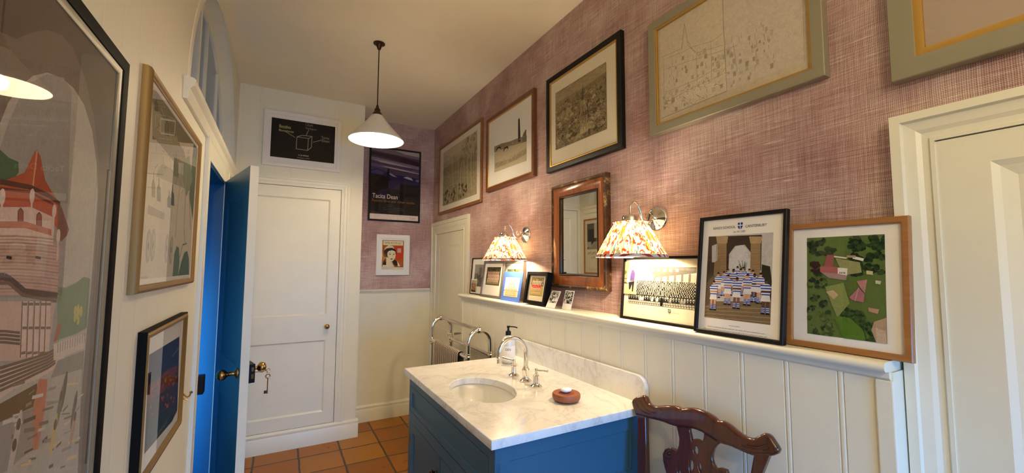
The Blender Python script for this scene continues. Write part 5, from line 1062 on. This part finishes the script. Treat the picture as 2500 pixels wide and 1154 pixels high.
#SECTION CHAIR
cL, cR = V((1.190, 1.136)), V((1.226, .673)); cu = (cR-cL).normalized(); U3 = V((cu.x, cu.y, 0)); RK = V((.12, -.02, 1)).normalized()
P0c = V((cL.x, cL.y, -.50)); Nn = U3.cross(RK).normalized()
def cp(zx, zy):       # crop coordinates -> chair back plane local (a along U3, b along RK)
    d = px_ray(1480 + zx/4.2115, 880 + zy/4.2115); t = P0c.dot(Nn)/d.dot(Nn); q = d*t - P0c; b = q.z/RK.z; return ((q - RK*b).dot(U3), b)
mc = MX((U3, RK, Nn)).transposed().to_4x4(); mc.translation = P0c
ch_ = thing('dining_chair', 'dark polished mahogany chair with a pierced splat back beside the washstand', 'chair', (1.12, .90, FZ))
def smooth_loop(pts, n=3): return [(p.x, p.y) for p in spline([V((*q, 0)) for q in pts], n, True)]
up_ = [(300,430), (318,408), (345,395), (372,392), (395,383), (408,395), (418,420), (440,455), (480,482), (540,492), (600,490), (680,487), (740,498), (785,520), (860,512), (940,520), (1040,560), (1110,605), (1155,645), (1210,650), (1270,685), (1340,745), (1420,800), (1500,828), (1560,825), (1610,800), (1650,780), (1685,800), (1720,855), (1752,905)]
lo_ = [(1735,925), (1690,938), (1620,936), (1540,938), (1460,915), (1380,880), (1300,845), (1240,826), (1190,812), (1100,762), (1000,700), (900,664), (800,650), (740,645), (670,625), (600,598), (500,572), (425,555), (380,545), (330,530), (312,480)]
crest = [cp(*p) for p in up_ + lo_]
G().flat(smooth_loop(crest, 2), [], .028, mc, .010, 3).done('crest_rail', M['mahogany'], ch_, smooth='all')
# carved ridges on the ears
for line_ in ([(330,420), (352,470), (400,515), (480,545)], [(372,405), (395,450), (440,500), (530,530)], [(1670,815), (1640,850), (1560,868), (1470,850)], [(1700,880), (1650,905), (1560,905), (1420,860)]):
    pts = [cp(*p) for p in line_]; G().tube(spline([mc @ V((a_, b_, .0135)) for a_, b_ in pts], 5), .0028, 6).done('ear_carving', M['mahogany'], ch_, smooth=True)
# stiles continue down as back legs
def stile(pl, pr, label=None):
    a0, b0 = cp(*pl[0]); a1, b1 = cp(*pr[0]); w0 = (a1-a0)/2; c0 = (a0+a1)/2; a2, b2 = cp(*pl[1]); a3, b3 = cp(*pr[1]); c1 = (a2+a3)/2; w1 = (a3-a2)/2; sl = (c1-c0)/(b2-b0)
    vs = []; rows = []
    for b in (b0+.012, (b0+b2)/2, b2, -.30, -.47):
        c = c0 + sl*(b-b0) if b > b2 else c1; w = w0 + (w1-w0)*min(1, (b0-b)/(b0-b2)) if b > b2 else w1
        rows.append((mc @ V((c, b, 0)), w))
    last = rows[-1][0]; rows.append((V((last.x+.005, last.y, -1.15)), w1*.95)); rows.append((V((last.x+.035, last.y, FZ)), w1*.85))
    for p, w in rows:
        for s1, s2 in ((-1,-1), (1,-1), (1,1), (-1,1)): vs.append(p + U3*w*s1 + Nn*.012*s2)
    k = len(rows); fs = [(i*4+j, i*4+(j+1) % 4, (i+1)*4+(j+1) % 4, (i+1)*4+j) for i in range(k-1) for j in range(4)] + [(0,1,2,3), tuple((k-1)*4+j for j in range(4))]
    return G().add(vs, fs).done('back_leg', M['mahogany'], ch_, bevel=.005, seg=3, smooth=True), last
s1, lastL = stile([(335,545), (340,1150)], [(425,545), (440,1150)]); s2, lastR = stile([(1540,930), (1500,1150)], [(1690,930), (1605,1150)])
# splat
ZS = -.96
def cz(zx, zy): return cp(zx, zy)
bl, br_ = cz(700,1154), cz(1120,1154); bb = (ZS - P0c.z)/RK.z
sp_o = [cz(*p) for p in [(735,645), (760,735), (772,800), (768,870), (750,925), (730,945), (712,918), (665,903), (622,920), (602,960), (605,1030), (620,1090), (640,1160)]]
sp_o += [(cz(700,1154)[0], bl[1]-.06), (cz(790,1154)[0], bl[1]-.14), (cz(830,1154)[0], bl[1]-.22), (cz(770,1154)[0], bb), (cz(1060,1154)[0], bb), (cz(1010,1154)[0], bl[1]-.22), (cz(1060,1154)[0], bl[1]-.14), (cz(1200,1154)[0], bl[1]-.08)]
sp_o += [cz(*p) for p in [(1250,1165), (1240,1130), (1190,1112), (1140,1122), (1105,1070), (1088,1010), (1090,950), (1110,890), (1145,850), (1200,815), (1150,770), (1050,680), (950,630), (860,610), (780,600)]]
h1 = [cz(*p) for p in [(858,695), (880,668), (915,670), (945,660), (975,685), (1010,702), (1028,740), (1022,800), (1000,855), (985,850), (965,825), (935,813), (905,820), (882,842), (872,780), (862,740)]]
hc = cz(932,920); rx_ = abs(cz(969,920)[0]-hc[0]); ry_ = abs(cz(932,978)[1]-hc[1]); h2 = [(hc[0]+rx_*math.cos(2*PI*k/20), hc[1]+ry_*math.sin(2*PI*k/20)) for k in range(20)]
h3 = [cz(*p) for p in [(868,1000), (895,1010), (915,1040), (918,1100), (893,1150), (880,1165), (862,1150), (852,1080), (858,1030)]]
h4 = [cz(*p) for p in [(950,1040), (978,1015), (990,1050), (1000,1100), (992,1160), (975,1165), (950,1110), (945,1080)]]
h5 = [cz(*p) for p in [(738,1095), (752,1092), (775,1120), (790,1165), (775,1200), (750,1190), (736,1150)]]
h6 = [(cz(900,1154)[0], bl[1]-.03), (cz(930,1154)[0], bl[1]-.02), (cz(965,1154)[0], bl[1]-.03), (cz(945,1154)[0], bl[1]-.13), (cz(930,1154)[0], bl[1]-.16), (cz(915,1154)[0], bl[1]-.13)]
G().flat(sp_o, [smooth_loop(h1,2), h2, smooth_loop(h3,2), smooth_loop(h4,2), smooth_loop(h5,2), h6], .016, mc, .004, 2).done('splat', M['mahogany'], ch_, smooth='all')
g = G()
for cx_, cy_, sg in ((665,960,1), (1180,1165,-1)):
    pts = []
    for k in range(22): t = k*.45; q = cp(cx_ + sg*(44-2*k)*math.cos(t+1), cy_ - (44-2*k)*math.sin(t+1)); pts.append(mc @ V((q[0], q[1], -.0085 if (mc.to_3x3() @ V((0,0,1))).x > 0 else .0085)))
    g.tube(pts, .0022, 6)
g.done('scroll_carving', M['mahogany'], ch_, smooth=True)
# seat, rails and front legs (below the picture)
aL, aR = lastL, lastR; sx_ = aL.x; ym = (aL.y+aR.y)/2; SZ = -.985
M['seatfab'] = new_mat('cream_seat_fabric', (.55,.47,.36), .9)
G().flat([(aL.x-.01, aL.y-.012), (aR.x-.01, aR.y+.012), (aR.x-.43, ym-.255), (aL.x-.43, ym+.255)], [], .05, MX.Translation((0,0,SZ)), .014, 3).done('seat', M['seatfab'], ch_, smooth=True)
g = G()
for p, q in (((aL.x-.01, aL.y), (aL.x-.42, ym+.25)), ((aR.x-.01, aR.y), (aR.x-.42, ym-.25)), ((aL.x-.42, ym+.25), (aR.x-.42, ym-.25)), ((aL.x, aL.y-.01), (aR.x, aR.y+.01))):
    d = V((q[0]-p[0], q[1]-p[1], 0)); mt = MX((d.normalized(), V((0,0,1)).cross(d.normalized()), V((0,0,1)))).transposed().to_4x4(); mt.translation = (p[0], p[1], 0); g.box(0, d.length, -.012, .012, SZ-.095, SZ-.026, mt)
g.done('seat_frame', M['mahogany'], ch_, bevel=.002)
for sg in (-1, 1): x_, y_ = aL.x-.42, ym+sg*.25; G().box(x_-.018, x_+.018, y_-.018, y_+.018, FZ, SZ-.09).done('front_leg', M['mahogany'], ch_, bevel=.003)
